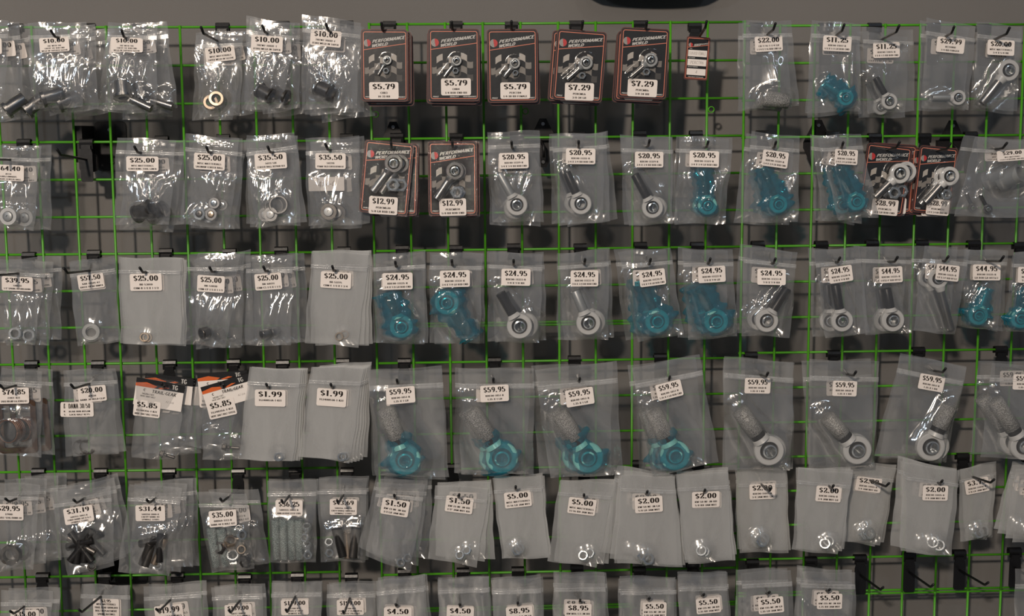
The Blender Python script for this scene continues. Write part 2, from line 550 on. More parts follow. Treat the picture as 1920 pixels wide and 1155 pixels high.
# ---------------------------------------------------------------- wall brackets
def hexhead(mb, x, y, z, r):
    mb.lathe([(0, -.004), (r * .8, -.004), (r, -.002), (r, 0)], Matrix.Translation((x, y, z)) @ axis_to((0, 1, 0)), 6)


def diamond(px, py, hw, hh, label, bolts=(1, -1)):
    Y = 0.028
    p = U(px, py, Y)
    s = scl(Y)
    r = empty('wall_bracket', (p.x, Y, p.z))
    tag(r, label, 'bracket', 'black diamond brackets')
    a, b = hw * s, hh * s
    MB().prism([(-.007, b), (.007, b), (a, .006), (a, -.006), (.007, -b), (-.007, -b), (-a, -.006), (-a, .006)][::-1], -.002, .002).build('plate', M_BRKT, r)
    MB().box((0, .037, 0), (.008, .035, .010)).build('spacer', M_BRKT, r)
    for k in bolts:
        mb = MB()
        hexhead(mb, 0, -.002, k * b * .78, .005)
        mb.build('bolt', M_STEEL, r)
    mb = MB()
    mb.tube([(-.004, -.010, .004), (-.004, -.022, .0), (.0, -.030, -.006), (0, -.031, -.03)], .003, 8)
    mb.build('wire_clasp', M_BRKT, r, True)


diamond(738, 275, 24, 46, 'black diamond wall bracket above the $12.99 cards')
diamond(1018, 268, 26, 45, 'black diamond wall bracket between the first two $20.95 bags')
diamond(1533, 272, 27, 47, 'black diamond wall bracket above the rightmost teal $20.95 bag')
diamond(1784, 272, 26, 46, 'black diamond wall bracket above the right $28.99 card')


def square_bracket(px, py, w_, h_, label):
    Y = 0.094
    p = U(px, py, Y)
    s = scl(Y)
    r = empty('wall_bracket', (p.x, Y, p.z))
    tag(r, label, 'bracket', 'square black wall brackets')
    a, b = w_ * s, h_ * s
    MB().prism(rrect(a, b, .009)[::-1], 0, .004).build('plate', M_BRKT, r)
    MB().box((-a * .62, -.045, b * .05), (a * .11, .045, b * .36)).build('arm', M_BRKT, r)
    MB().prism(rrect(a * .55, b * .36, .008, cx=-a * .38, cz=-b * .32)[::-1], -.088, -.076).build('clamp_jaw', M_BRKT, r)
    for k in (1, -1):
        mb = MB()
        hexhead(mb, a * (-.02 if k > 0 else .02), 0, k * b * .33, .0045)
        mb.build('bolt', M_STEEL, r)


square_bracket(208, 274, 57, 90, 'square black wall bracket beside the empty hook in the second row')
square_bracket(245, 1060, 62, 74, 'square black wall bracket behind the $31.44 bag')

# dark object cut off by the top edge
p0 = U(1226, -57, -0.03)
mb = MB()
mb.lathe([(0, -.040), (.07, -.040), (.118, -.036), (.138, -.026), (.146, -.012), (.150, .03), (.150, .06), (0, .06)],
         Matrix.Translation((0, 0, 0)) @ Matrix.Diagonal((1, .36, 1, 1)), 40)
tag(mb.build('wall_fixture', M_RUBBER, None, 'angle', (p0.x, 0.04, p0.z + .0)), 'dark rounded fixture on the wall, cut off by the top edge of the picture', 'fixture')

# ---------------------------------------------------------------- hooks
HL = 0.155
ORD = ['first', 'second', 'third', 'fourth', 'fifth', 'sixth', 'seventh', 'eighth', 'ninth', 'tenth', 'eleventh',
       'twelfth', 'thirteenth', 'fourteenth', 'fifteenth', 'sixteenth', 'seventeenth', 'eighteenth', 'nineteenth']
ROWN = {1: 'top row', 2: 'second row', 3: 'third row', 4: 'fourth row', 5: 'fifth row', 6: 'bottom row'}


def rod_at(hk, fr):
    """point on the hook's straight rod at fraction fr of its length"""
    b, cn, tp = hk
    return b + (cn - b) * (fr / 0.9 if fr < 0.9 else 1)


def make_hook(cx, cy, tx, ty, label, plate=None):
    c = U(cx, cy, -.004)
    base = U(cx, cy + 31, -.012)
    tip = U(tx, ty, -HL)
    corner = Vector((tip.x - (tip.x - base.x) * .10, -HL * .90, tip.z - .011))
    r = empty('display_hook', base)
    tag(r, label, 'hook', 'black display hooks on the green grid')
    s = scl(0)
    # clip over the wire
    prof = [(-.0085, -.012), (-.0105, .001), (-.0085, .0065), (-.001, .0085), (.0065, .0065), (.0085, 0), (.0075, -.008), (.0055, -.008),
            (.0060, 0), (.0045, .0042), (-.001, .0058), (-.0065, .0040), (-.0080, .0), (-.0065, -.012)]
    mb = MB()
    hw = .0135
    n = len(prof)
    off = c - base
    V = [(sx * hw + off.x, y + off.y + .004, z + off.z) for sx in (-1, 1) for y, z in prof]
    F = [(i, (i + 1) % n, n + (i + 1) % n, n + i) for i in range(n)] + [tuple(range(n))[::-1], tuple(range(n, 2 * n))]
    mb.add(V, F)
    mb.build('clip', M_BLACK, r)
    # backplate with a stepped neck
    zt, zb = off.z - .010, off.z - .079
    outl = [(-.0008, zt), (-.0105, zt - .003), (-.0125, zt - .010), (-.0125, zb + .004), (-.010, zb), (.010, zb), (.0125, zb + .004), (.0125, zt - .010), (.0105, zt - .003), (.0008, zt)]
    mb = MB().prism(outl[::-1], -.0012, .0012)
    mb.build('plate', M_BLACK, r)
    MB().box((0, off.y * .5, zt + .001), (.0095, .006, .004)).build('neck', M_BLACK, r)
    a, t = corner - base, tip - base
    mid = a + (a.normalized() * 0 + Vector((0, 0, 0)))
    pts = [(0, 0, 0), a * .5, a * .96, a + (t - a) * .06, a + (t - a) * .5, t]
    mb = MB().tube(pts, .0026, 10)
    mb.lathe([(0, -.0026), (.0018, -.0019), (.0026, 0), (.0018, .0019), (0, .0026)], Matrix.Translation(t), 10)
    mb.build('rod', M_BLACK, r, True)
    return (base, corner, tip)


# ---------------------------------------------------------------- goods
def out_dir(dx, dy, tilt=0.0):
    """direction in the picture plane (dx right, dy down) with a lean towards the viewer"""
    v = Vector((dx, -tilt * math.hypot(dx, dy), -dy))
    return v.normalized()


def shade_rod_end(kind):
    return {'a': (M_ALU, M_DARKST), 't': (M_TALU2, M_TBALL), 'p': (M_TALU2, M_DARKST), 's': (M_STEEL, M_BALL), 'w': (M_WASH, M_STEEL)}[kind]


def rod_end_meshes(root, R, sx, sz, kind, shank='dark', sr=.42, male=False):
    """ring faces the viewer; shank runs to (sx, sz) relative to the ring centre"""
    hm, bm = shade_rod_end(kind)
    A = axis_to((0, -1, 0))
    T = .30 * R
    L = math.hypot(sx, sz)
    d = Vector((sx / L, 0, sz / L))
    h = MB()
    h.lathe([(.60 * R, -T * .8), (.64 * R, -T), (.93 * R, -T), (R, -T * .7), (R, T * .7), (.93 * R, T), (.64 * R, T), (.60 * R, T * .8)], A, 40, True)
    # neck from ring to shank
    k = axis_to(d)
    r1 = sr * R
    if shank in ('thread', 'steel'):
        h.lathe([(.30 * R, .78 * R), (.55 * R, .86 * R), (r1 * 1.15, 1.18 * R), (r1 * 1.0, 1.35 * R), (.2 * R, 1.36 * R)], k, 24)
    else:
        h.lathe([(.30 * R, .70 * R), (.62 * R, .80 * R), (r1 * 1.1, 1.06 * R), (r1, 1.10 * R), (.2 * R, 1.11 * R)], k, 24)
    h.build('housing', hm, root, 'angle')
    b = MB()
    b.lathe([(.38 * R, -.40 * R), (.46 * R, -.40 * R), (.54 * R, -.26 * R), (.59 * R, -.10 * R), (.59 * R, .10 * R), (.54 * R, .26 * R), (.46 * R, .40 * R), (.38 * R, .40 * R)], A, 36, True)
    b.build('ball', bm, root, 'angle')
    g_ = MB()
    g_.lathe([(.37 * R, -.50 * R), (.45 * R, -.50 * R), (.47 * R, -.47 * R), (.47 * R, .47 * R), (.37 * R, .50 * R)], A, 32, True)
    g_.build('inner_sleeve', M_CHROME if kind in 'asw' else M_TALU2, root, 'angle')
    s = MB()
    e = L
    if shank == 'thread':
        prof = []
        z = 1.3 * R
        while z < e - .001:
            prof += [(r1 * .86, z), (r1, z + .0008)]
            z += .0016
        prof = [(0, 1.3 * R)] + prof + [(r1 * .7, e), (0, e)]
        s.lathe(prof, k, 16)
        s.build('shank', M_STEEL, root, True)
    else:
        s.lathe([(0, 1.1 * R), (r1, 1.1 * R), (r1, e - .001), (r1 * .93, e), (r1 * .62, e), (r1 * .60, e - .01), (0, e - .01)], k, 24)
        s.build('shank', {'dark': M_SHANK, 'net': M_SHANK, 'steel': M_STEEL, 'grey': M_WASH}[shank], root, 'angle')
    if shank == 'net':
        n = MB()
        n.lathe([(r1 * .9, 1.42 * R), (r1 * 1.12, 1.46 * R), (r1 * 1.14, e * .7), (r1 * 1.12, e + .002), (r1 * .85, e + .004)], k, 28)
        n.build('net_sleeve', M_NET, root, True)
    return d


def wrap_mesh(root, R, sx, sz, seed, name='blue_wrap', grow=1.0):
    """crumpled blue film laid around a rod end, front and back sheet"""
    rnd = random.Random(seed)
    L = math.hypot(sx, sz)
    d = Vector((sx / L, sz / L))
    n = Vector((-d.y, d.x))
    ph = [rnd.uniform(0, 6.28) for _ in range(4)]
    NU, NV = 16, 26
    mb = MB()
    for side in (-1, 1):
        V = []
        for j in range(NV + 1):
            t = -1.18 * R + (L + 1.18 * R + .006) * j / NV
            # half-width along the length
            if t < 0:
                hw = math.sqrt(max(0, 1 - (t / (1.2 * R)) ** 2)) * 1.12 * R
            else:
                q = min(1, t / (L + .006))
                hw = R * (1.12 - .35 * min(1, q * 2.2)) * (1 + .2 * math.sin(3 * q + ph[0]))
            for i in range(NU + 1):
                u = -1 + 2 * i / NU
                wv = hw * (1 + .13 * math.sin(7 * t / R + ph[1] + (u > 0) * 2) + .05 * math.sin(11 * t / R + ph[2]) + .25 * max(0, math.sin(2.3 * t / R + ph[3] + (u > 0) * 3)))
                o = d * t + n * (u * wv * grow)
                edge = 1 - abs(u) ** 3
                core = .50 * R if t < R * .9 else .46 * R
                h_ = core * edge * min(1, (t + 1.18 * R) / (.3 * R))
                nz = noise.noise(Vector((o.x * 160, seed * 3.1, o.y * 160))) * .0016 + noise.noise(Vector((o.x * 420, seed * 1.7, o.y * 420))) * .0007
                y = side * (h_ + .0008 + nz * edge) if side < 0 else (h_ * .9 + nz)
                V.append((o.x, y, o.y))
        F = [(j * (NU + 1) + i, j * (NU + 1) + i + 1, (j + 1) * (NU + 1) + i + 1, (j + 1) * (NU + 1) + i) for j in range(NV) for i in range(NU)]
        mb.add(V, F)
    o = mb.build(name, M_TEAL, root, True)
    o['label'] = 'translucent blue protective film'


def nut_mesh(mb, c, r, ax, h=.8, n=6):
    """hex nut with chamfer and bore about axis ax"""
    M = Matrix.Translation(c) @ axis_to(ax)
    H = r * h
    V, F = [], []

    def ring(rad, z, hexed=True, m=24):
        k0 = len(V)
        for i in range(m):
            a = 2 * math.pi * i / m
            rr = rad
            if hexed:
                q = (a % (math.pi / 3)) - math.pi / 6
                rr = min(rad * math.cos(math.pi / 6) / math.cos(q), rad)
            V.append(M @ Vector((rr * math.cos(a), rr * math.sin(a), z)))
        return k0
    m = 24
    R_ = [ring(.50 * r, -H * .80, False), ring(.60 * r, -H, False), ring(.80 * r, -H, False), ring(r, -H * .8), ring(r, H * .8),
          ring(.80 * r, H, False), ring(.60 * r, H, False), ring(.50 * r, H * .80, False)]
    for a, b in zip(R_, R_[1:] + R_[:1]):
        for i in range(m):
            F.append((a + i, a + (i + 1) % m, b + (i + 1) % m, b + i))
    mb.add(V, F)
    return mb


def bush_mesh(mb, c, r, L, ax, flange=1.35, bore=.62, fl=.18, two=False):
    """flanged bushing: tube of radius r and length L centred on c, flange on the +axis end"""
    M = Matrix.Translation(c) @ axis_to(ax)
    h = L / 2
    f = r * flange
    prof = [(bore * r, -h)]
    if two:
        prof += [(f * .96, -h), (f, -h + .0006), (f, -h + fl * L), (r, -h + fl * L + .0005)]
    else:
        prof += [(r * .95, -h), (r, -h + .001)]
    prof += [(r, h - fl * L), (f, h - fl * L + .0003), (f, h - .0006), (f * .96, h), (bore * r, h)]
    mb.lathe(prof, M, 30, True)
    return mb


# ---------------------------------------------------------------- bags
class Bag:
    def __init__(s, quad, d, hole, seed, gloss, contents, lab, topz=.15):
        Y = -d
        s.P = [U(x, y, Y) - hole for x, y in quad]         # TL TR BR BL, relative to the hole
        s.d, s.hole, s.seed, s.gloss = d, hole, seed, gloss
        s.rnd = random.Random(seed)
        TL, TR, BR, BL = s.P
        s.ex = (TR - TL)
        s.ez = (BL - TL)
        s.det = s.ex.x * s.ez.z - s.ex.z * s.ez.x
        s.W = s.ex.length
        s.H = s.ez.length
        s.rod = None
        s.bul = []                                          # (x, z, radius, thickness)
        s.lab = lab
        s.topz = topz
        rnd = s.rnd
        s.ridges = []
        for c in contents:
            s.bul.append(c)
        if gloss:
            cu, cv = (.5, .85)
            if s.bul:
                cu, cv = s.uv(s.bul[0][0], s.bul[0][1])
            for k in range(int(4 + 3 * gloss)):              # folds fanning from the goods up to the zip
                a = rnd.uniform(-.5, .5)
                s.ridges.append((cu + a * .25, cv - .08, cu + a * 1.1 + rnd.uniform(-.1, .1), rnd.uniform(.22, .48), rnd.uniform(.0014, .0034) * gloss, rnd.uniform(.022, .06)))
            for sd in (0, 1):                                # folds down the sides
                for k in range(2 + (rnd.random() < .5)):
                    x = sd + (1 - 2 * sd) * rnd.uniform(.05, .20)
                    v0 = rnd.uniform(.15, .5)
                    s.ridges.append((x, v0, x + rnd.uniform(-.08, .08), v0 + rnd.uniform(.2, .42), rnd.uniform(.0014, .0034) * gloss, rnd.uniform(.022, .055)))
                s.ridges.append((sd, 1.0, cu + (sd - cu) * .35, cv + .02, rnd.uniform(.0014, .0026) * gloss, rnd.uniform(.02, .03)))
            for k in range(2):                               # soft creases across the flap
                y0 = rnd.uniform(.03, .12)
                s.ridges.append((rnd.uniform(0, .3), y0, rnd.uniform(.6, 1), y0 + rnd.uniform(-.03, .05), rnd.uniform(.0012, .0026) * gloss, rnd.uniform(.02, .035)))

    def uv(s, x, z):
        x -= s.P[0].x
        z -= s.P[0].z
        return ((x * s.ez.z - z * s.ez.x) / s.det, (s.ex.x * z - s.ex.z * x) / s.det)

    def th(s, x, z, u, v):
        eu = max(0.0, min(u, 1 - u, (1 - v) * s.H / s.W)) / .10
        e = min(1.0, eu) ** .5
        if v < s.topz + .03:
            return .0009 * e + .0003
        t = .0014
        for bx, bz, br, bt in s.bul:
            q = math.hypot(x - bx, z - bz) / br
            if q < 2.4:
                t = max(t, (bt + .002) * (1 if q < 1 else math.exp(-((q - 1) / .55) ** 2)))
        if s.gloss and s.bul:                                # the sheet leans out towards the goods
            bx, bz, br, bt = s.bul[0]
            cu, cv = s.uv(bx, bz)
            if cv > .45:
                p = min(1, max(0, (v - .24) / (cv - .24)))
                if v > cv:
                    p = max(0, 1 - (v - cv) / .25)
                t = max(t, (bt * .9 + .003) * p ** 1.15 * math.exp(-((u - cu) / .30) ** 2))
        if s.rod:                                            # film stretched over the whole rod end
            bx, bz, cx, cz, br, bt = s.rod
            L2 = (cx - bx) ** 2 + (cz - bz) ** 2
            k = min(1, max(0, ((x - bx) * (cx - bx) + (z - bz) * (cz - bz)) / L2))
            q = math.hypot(x - bx - k * (cx - bx), z - bz - k * (cz - bz)) / (br * (1 - .35 * k))
            if q < 2.6:
                t = max(t, (bt * (1 - .15 * k) + .002) * (1 if q < 1 else math.exp(-((q - 1) / .6) ** 2)))
        return t * e + .0002

    def mid(s, x, z, u, v):
        lo = noise.noise(Vector((x * 9 + s.seed, s.seed * 1.3, z * 7))) * (.0045 if s.gloss else .003)
        m = 0.0
        if s.gloss:
            k = 1.0
            if s.lab:
                lx, lz, lw, lh = s.lab
                qx, qz = abs(x - lx) / (lw * .62), abs(z - lz) / (lh * .8)
                q = max(qx, qz)
                k = 0.12 + .88 * min(1, max(0, (q - .8) / .5))
            m += noise.noise(Vector((x * 58 + s.seed, s.seed * 2.3, z * 15))) * .0030 * s.gloss * k
            m += noise.noise(Vector((x * 120 + s.seed, s.seed * .7, z * 70))) * .0002 * s.gloss * k
            for u0, v0, u1, v1, a, sg in s.ridges:
                du, dv = u1 - u0, (v1 - v0)
                L2 = du * du + dv * dv + 1e-9
                t = ((u - u0) * du + (v - v0) * dv) / L2
                if -.1 < t < 1.1:
                    dd = abs((u - u0) * dv - (v - v0) * du) / math.sqrt(L2)
                    dd += .012 * math.sin(t * 5 + s.seed)
                    if dd < sg * 2.6:
                        m += a * k * math.exp(-(dd / sg) ** 2) * max(0, 1 - (2 * t - 1) ** 2) ** .5
        else:
            m += noise.noise(Vector((x * 30 + s.seed, s.seed * 2.3, z * 18))) * .0006
        return lo + m

    def front(s, x, z):
        u, v = s.uv(x, z)
        return -(s.mid(x, z, u, v) + s.th(x, z, min(max(u, .05), .95), min(max(v, 0), .95)))

    def film(s, parent, material):
        TL, TR, BR, BL = s.P
        mb = MB()
        for side in (-1, 1):
            NU, NV = ((28, 42) if s.gloss else (14, 20)) if side < 0 else (12, 18)
            V = []
            for j in range(NV + 1):
                v = j / NV
                for i in range(NU + 1):
                    u = i / NU
                    p = TL * (1 - u) * (1 - v) + TR * u * (1 - v) + BR * u * v + BL * (1 - u) * v
                    # edges of a soft bag are never quite straight
                    wv = .0011 * (math.sin(9 * v + s.seed) + .5 * math.sin(21 * v + s.seed * 3 + (u > .5))) * (abs(2 * u - 1) ** 3)
                    zz = .0012 * math.sin(7 * u + s.seed * 2) * (abs(2 * v - 1) ** 3)
                    x, z = p.x + wv, p.z + zz
                    t = s.th(x, z, u, v)
                    mm = s.mid(x, z, u, v)
                    V.append((x, -(mm + t) if side < 0 else -(mm * .8 - t * .9), z))
            F = [(j * (NU + 1) + i, j * (NU + 1) + i + 1, (j + 1) * (NU + 1) + i + 1, (j + 1) * (NU + 1) + i) for j in range(NV) for i in range(NU)]
            if side < 0:
                F = [f[::-1] for f in F]
                s.nfront = len(F)
            mb.add(V, F)
        o = mb.build('film', material[0], parent, True)
        o.data.materials.append(material[1])                 # the back sheet is the cloudier one
        nf = 0
        for k, p in enumerate(o.data.polygons):
            p.material_index = 0 if k < s.nfront else 1
        return o

    def seal(s, parent, v0):
        TL, TR, BR, BL = s.P
        mb = MB()
        for dv in (0, .022):
            pts = []
            for i in range(15):
                u = i / 14
                v = v0 + dv
                p = TL * (1 - u) * (1 - v) + TR * u * (1 - v) + BR * u * v + BL * (1 - u) * v
                pts.append((p.x, s.front(p.x, p.z) - .0006, p.z))
            mb.tube(pts, .0007, 5)
        a = len(mb.v)
        for i in range(15):                                   # the milky band between the two ribs
            u = i / 14
            for v in (v0 - .01, v0 + .035):
                p = TL * (1 - u) * (1 - v) + TR * u * (1 - v) + BR * u * v + BL * (1 - u) * v
                mb.v.append((p.x, s.front(p.x, p.z) - .0004, p.z))
        mb.f += [(a + 2 * i, a + 2 * i + 1, a + 2 * i + 3, a + 2 * i + 2) for i in range(14)]
        return mb.build('zip_seal', M_SEAL, parent, True)


def price_label(parent, lines, cx, cz, w_, h_, ang, surf, lift=.0006):
    """white sticker with price and small print; lines[0] is the price"""
    ca, sa = math.cos(ang), math.sin(ang)
    sm = []
    for i in range(-3, 4):
        for j in range(-2, 3):
            x_, z_ = i / 6 * w_, j / 4 * h_
            sm.append((x_, z_, surf(cx + x_ * ca - z_ * sa, cz + x_ * sa + z_ * ca)))
    y0 = sum(q[2] for q in sm) / len(sm)
    gx = sum(q[0] * q[2] for q in sm) / sum(q[0] ** 2 for q in sm)
    gz = sum(q[1] * q[2] for q in sm) / sum(q[1] ** 2 for q in sm)
    gx, gz = max(-.12, min(.12, gx)), max(-.12, min(.12, gz))
    y0 -= max(0, max(y0 + gx * q[0] + gz * q[1] - q[2] for q in sm) - .0002)

    def surf(x, z):
        dx_, dz_ = x - cx, z - cz
        return y0 + gx * (dx_ * ca + dz_ * sa) + gz * (-dx_ * sa + dz_ * ca)
    ol = rrect(w_, h_, .0035, 4, cx, cz, ang)
    n_ = len(ol)
    V = [(x, surf(x, z) - lift, z) for x, z in ol] + [(x, surf(x, z) - lift + .0003, z) for x, z in ol]
    lb = MB().add(V, [tuple(range(n_))[::-1], tuple(range(n_, 2 * n_))] + [(i, (i + 1) % n_, n_ + (i + 1) % n_, n_ + i) for i in range(n_)]).build('price_label', M_PAPER, parent)
    ink = MB()
    f = lambda x, z: surf(x, z) - lift - .00025
    n = len(lines) - 1
    ca, sa = math.cos(ang), math.sin(ang)

    def at(dz):
        return cx - dz * sa, cz + dz * ca
    if n <= 3:
        ph = h_ * (.325 if n < 3 else .28)
        px, pz = at(h_ * (.24 if n < 3 else .28))
        strokes(ink, lines[0], px, pz, ph, ang, .27, .06, True, surf=f, gap=.10, wide=min(1.35, w_ * .78 / ((line_width(lines[0]) + .1 * len(lines[0])) * ph)))
        sh = h_ * (.105 if n < 3 else .09)
        for i, t in enumerate(lines[1:]):
            px, pz = at(h_ * (-.13 - i * (.215 if n < 3 else .165)) + (0 if n < 3 else h_ * .06))
            strokes(ink, t, px, pz, sh, ang, .27, .09, True, surf=f, maxw=w_ * .88, wide=1.35, gap=.06)
    else:
        for i, t in enumerate(lines):
            px, pz = at(h_ * (.40 - .80 * i / n))
            strokes(ink, t, px, pz, h_ * (.14 if i == 0 else .085), ang, .25, .12, True, surf=f, maxw=w_ * (.45 if i == 0 else .9), wide=1.1)
    o = ink.build('printed_text', M_INK, lb)
    return lb


def copy_tree(o, parent=None):
    c = o.copy()
    COL.objects.link(c)
    c.parent = parent
    for ch in list(o.children):
        copy_tree(ch, c)
    return c


SEED = [7]


def goods(spec, d, px2, where, root_extra=None):
    """build one thing inside a bag; returns (root, bulge radius, bulge thickness, world centre)"""
    k = spec[0]
    x, y, r = spec[1], spec[2], spec[3]
    s = scl(-d)
    c = U(x, y, -d)
    R = r * s
    grp = None
    if k == 'rod':                          # ('rod', x, y, r, sx, sy, kind, shank, wrap)
        _, x, y, r, sx, sy, kind, shank, wrap = spec[:9]
        nm = 'blue-wrapped rod end' if wrap else ('rod end with netted shank' if shank == 'net' else 'rod end')
        root = empty('rod_end', c)
        e = U(sx, sy, -d) - c
        rod_end_meshes(root, R, e.x, e.z, kind, shank, .40 if shank != 'net' else .50)
        if wrap:
            k_ = min(1, 1.55 * R / e.length) if shank == 'net' else 1
            wrap_mesh(root, R, e.x * k_, e.z * k_, int(x) + int(y), grow=wrap * 1.02)
        th = R * .55
        tag(root, None, 'rod end')
        bl = [(c, R * (1.22 if wrap else 1.05), th + (.003 if wrap else 0), c + e)]
        return root, nm, bl
    if k == 'bush':                         # ('bush', x, y, r, L, dx, dy, mat, flange, two)
        _, x, y, r, L, dx, dy, mt, fl, two = spec
        root = bush_mesh(MB(), (0, 0, 0), R, L * s, out_dir(dx, dy, .35), fl, .66, .16, two).build('bushing', mt, None, 'angle', c)
        tag(root, None, 'bushing')
        return root, 'flanged steel bushing', [(c, max(R, L * s / 2) * 1.1, R * 1.1)]
    if k == 'tube':
        _, x, y, r, L, dx, dy, mt, nm = spec
        root = bush_mesh(MB(), (0, 0, 0), R, L * s, out_dir(dx, dy, .9), 1.0, .68, .1).build('steel_tube', mt, None, 'angle', c)
        tag(root, None, 'tube')
        return root, nm, [(c, max(R, L * s / 2) * 1.1, R * 1.05)]
    if k == 'ring':                         # ('ring', x, y, r, bore, thick, mat, name)
        _, x, y, r, bore, tk, mt, nm = spec
        A = axis_to((.10, -1, .12))
        h = R * tk
        root = MB().lathe([(bore * R, -h), (R * .93, -h), (R, -h * .7), (R, h * .7), (R * .93, h), (bore * R, h)], A, 36, True).build('ring', mt, None, 'angle', c)
        tag(root, None, 'ring')
        root.name = root.data.name = 'washer' if 'washer' in nm else 'bushing_ring'
        return root, nm, [(c, R * 1.15, max(h, R * .3))]
    if k == 'nut':                          # ('nut', x, y, r, ax, mat)
        _, x, y, r, ax, mt = spec[:6]
        R *= 1.15
        root = nut_mesh(MB(), (0, 0, 0), R, ax, spec[6] if len(spec) > 6 else .8).build('hex_nut', mt, None, 'angle', c)
        tag(root, None, 'nut')
        return root, 'hex nut', [(c, R * 1.1, R * .75)]
    if k == 'knob':                         # stepped round centre with a collar
        _, x, y, r, mt, mt2 = spec
        A = axis_to((-.12, -1, .1))
        root = empty('ball_seat', c)
        MB().lathe([(R * .62, -R * .5), (R, -R * .5), (R * 1.04, 0), (R, R * .3), (R * .62, R * .3)], A, 32, True).build('collar', mt, root, 'angle')
        MB().lathe([(0, R * .42), (R * .10, R * .42), (R * .14, R * .54), (R * .45, R * .54), (R * .55, R * .5), (R * .60, R * .2), (0, R * .2)][::-1], A, 28).build('centre', mt2, root, 'angle')
        tag(root, None, 'ball seat')
        return root, 'round steel ball seat', [(c, R * 1.15, R * .7)]
    if k == 'bolt':                         # ('bolt', x0, y0, r, x1, y1, mat)
        _, x, y, r, x1, y1, mt = spec
        e = U(x1, y1, -d) - c
        L = e.length
        root = empty('flange_bolt', c)
        M = axis_to(e.normalized())
        MB().lathe([(0, -R * .3), (R * .9, -R * .3), (R, 0), (R * 1.0, R * .6), (R * 1.25, R * .7), (R * 1.25, R * .95), (0, R * .95)], M, 6).build('head', mt, root)
        prof = [(0, R)]
        z = R
        while z < L * .5:
            z += .002
        prof += [(R * .5, R), (R * .5, L * .5)]
        z = L * .5
        while z < L:
            prof += [(R * .42, z), (R * .55, z + .0007)]
            z += .0014
        prof += [(0, L)]
        MB().lathe(prof, M, 14).build('shaft', mt, root, True)
        tag(root, None, 'bolt')
        return root, 'dark flange bolt', [(c + e * .5, L * .5, R * 1.2)]
    if k == 'clip':
        root = MB()
        pts = []
        n = 22
        for i in range(n + 1):
            a = math.radians(-215 + 250 * i / n)
            pts.append((a, 1.0))
        V, F = [], []
        for i, (a, q) in enumerate(pts):
            w_ = .16 + .26 * (1 if i in (0, 1, 2, n - 1, n, n - 2) else 0) + (.2 if i % 7 == 3 else 0)
            for rr in (R * (1 - w_), R * 1.0):
                for yy in (-.0008, .0008):
                    V.append((rr * math.cos(a), yy, rr * math.sin(a)))
        for i in range(n):
            a, b = 4 * i, 4 * i + 4
            F += [(a, a + 1, b + 1, b), (a + 2, b + 2, b + 3, a + 3), (a, b, b + 2, a + 2), (a + 1, a + 3, b + 3, b + 1)]
        F += [(0, 2, 3, 1), (4 * n, 4 * n + 1, 4 * n + 3, 4 * n + 2)]
        root.add(V, F)
        o = root.build('snap_clip', M_DARKST, None, False, c)
        o.rotation_euler = (0, math.radians(62), 0)
        tag(o, None, 'clip')
        return o, 'dark C-shaped snap clip', [(c, R, .002)]
    if k == 'net':                          # rolled netting around a round part, lying across
        _, x, y, r, x1, y1, mt = spec
        e = U(x1, y1, -d) - c
        root = MB().lathe([(R * .35, 0), (R * .9, -.001), (R, .003), (R * .96, e.length * .5), (R * .9, e.length), (R * .4, e.length + .002), (R * .35, e.length - .01)],
                          axis_to(e.normalized()), 26, True).build('netting_sleeve', mt, None, True, c)
        tag(root, None, 'netting')
        return root, 'netting-wrapped stud', [(c + e * .5, max(R, e.length * .5), R)]
    if k == 'stud':                         # threaded stud
        _, x, y, r, x1, y1, mt = spec
        e = U(x1, y1, -d) - c
        L = e.length
        M = axis_to((e.normalized() + Vector((0, -.15, 0))).normalized())
        prof = [(0, 0), (R * .9, 0)]
        z = 0
        while z < L:
            prof += [(R * .86, z), (R, z + .0012)]
            z += .0024
        prof += [(R * .8, L), (0, L)]
        root = MB().lathe(prof, M, 14).build('threaded_stud', mt, None, True, c)
        tag(root, None, 'stud')
        return root, 'dark threaded stud', [(c + e * .5, L * .5, R)]
    if k == 'gasket':
        root = empty('seal_kit', c)
        w_, h_ = R, spec[4] * s
        a = rrect(w_, h_, .008)
        b = rrect(w_ - .022, h_ - .022, .004)
        n = len(a)
        V = [(x_, yy, z_) for yy in (-.0025, .0025) for x_, z_ in a + b]
        F = []
        for i in range(n):
            j = (i + 1) % n
            F += [(i, j, n + j, n + i), (2 * n + i, 3 * n + i, 3 * n + j, 2 * n + j), (i, 2 * n + i, 2 * n + j, j), (n + i, n + j, 3 * n + j, 3 * n + i)]
        o = MB().add(V, F).build('gasket', M_GASKET, None, False, c)
        COL.objects.unlink(root)
        bpy.data.objects.remove(root)
        tag(o, None, 'gasket')
        return o, 'brown rectangular gasket', [(c, R * .5, .004)]
    if k == 'cap':
        A = axis_to((-.35, -1, .05))
        root = empty('oil_seal', c)
        MB().lathe([(0, R * .1), (R * .80, R * .1), (R * .84, R * .5), (R * .93, R * .55), (R * .95, 0), (R * .7, -R * .3), (0, -R * .3)], A, 34).build('rubber_face', M_RUBBER, root, 'angle')
        mb2 = MB()
        for q in range(6):
            z = R * (.5 - q * .2)
            ring = [A @ Vector((R * .97 * math.cos(t * .2618), R * .97 * math.sin(t * .2618), z)) for t in range(25)]
            mb2.tube(ring, R * .06, 6)
        mb2.build('copper_coil', M_COPPER, root, True)
        tag(root, None, 'seal')
        return root, 'round seal with copper coil', [(c, R * 1.15, R * .9)]
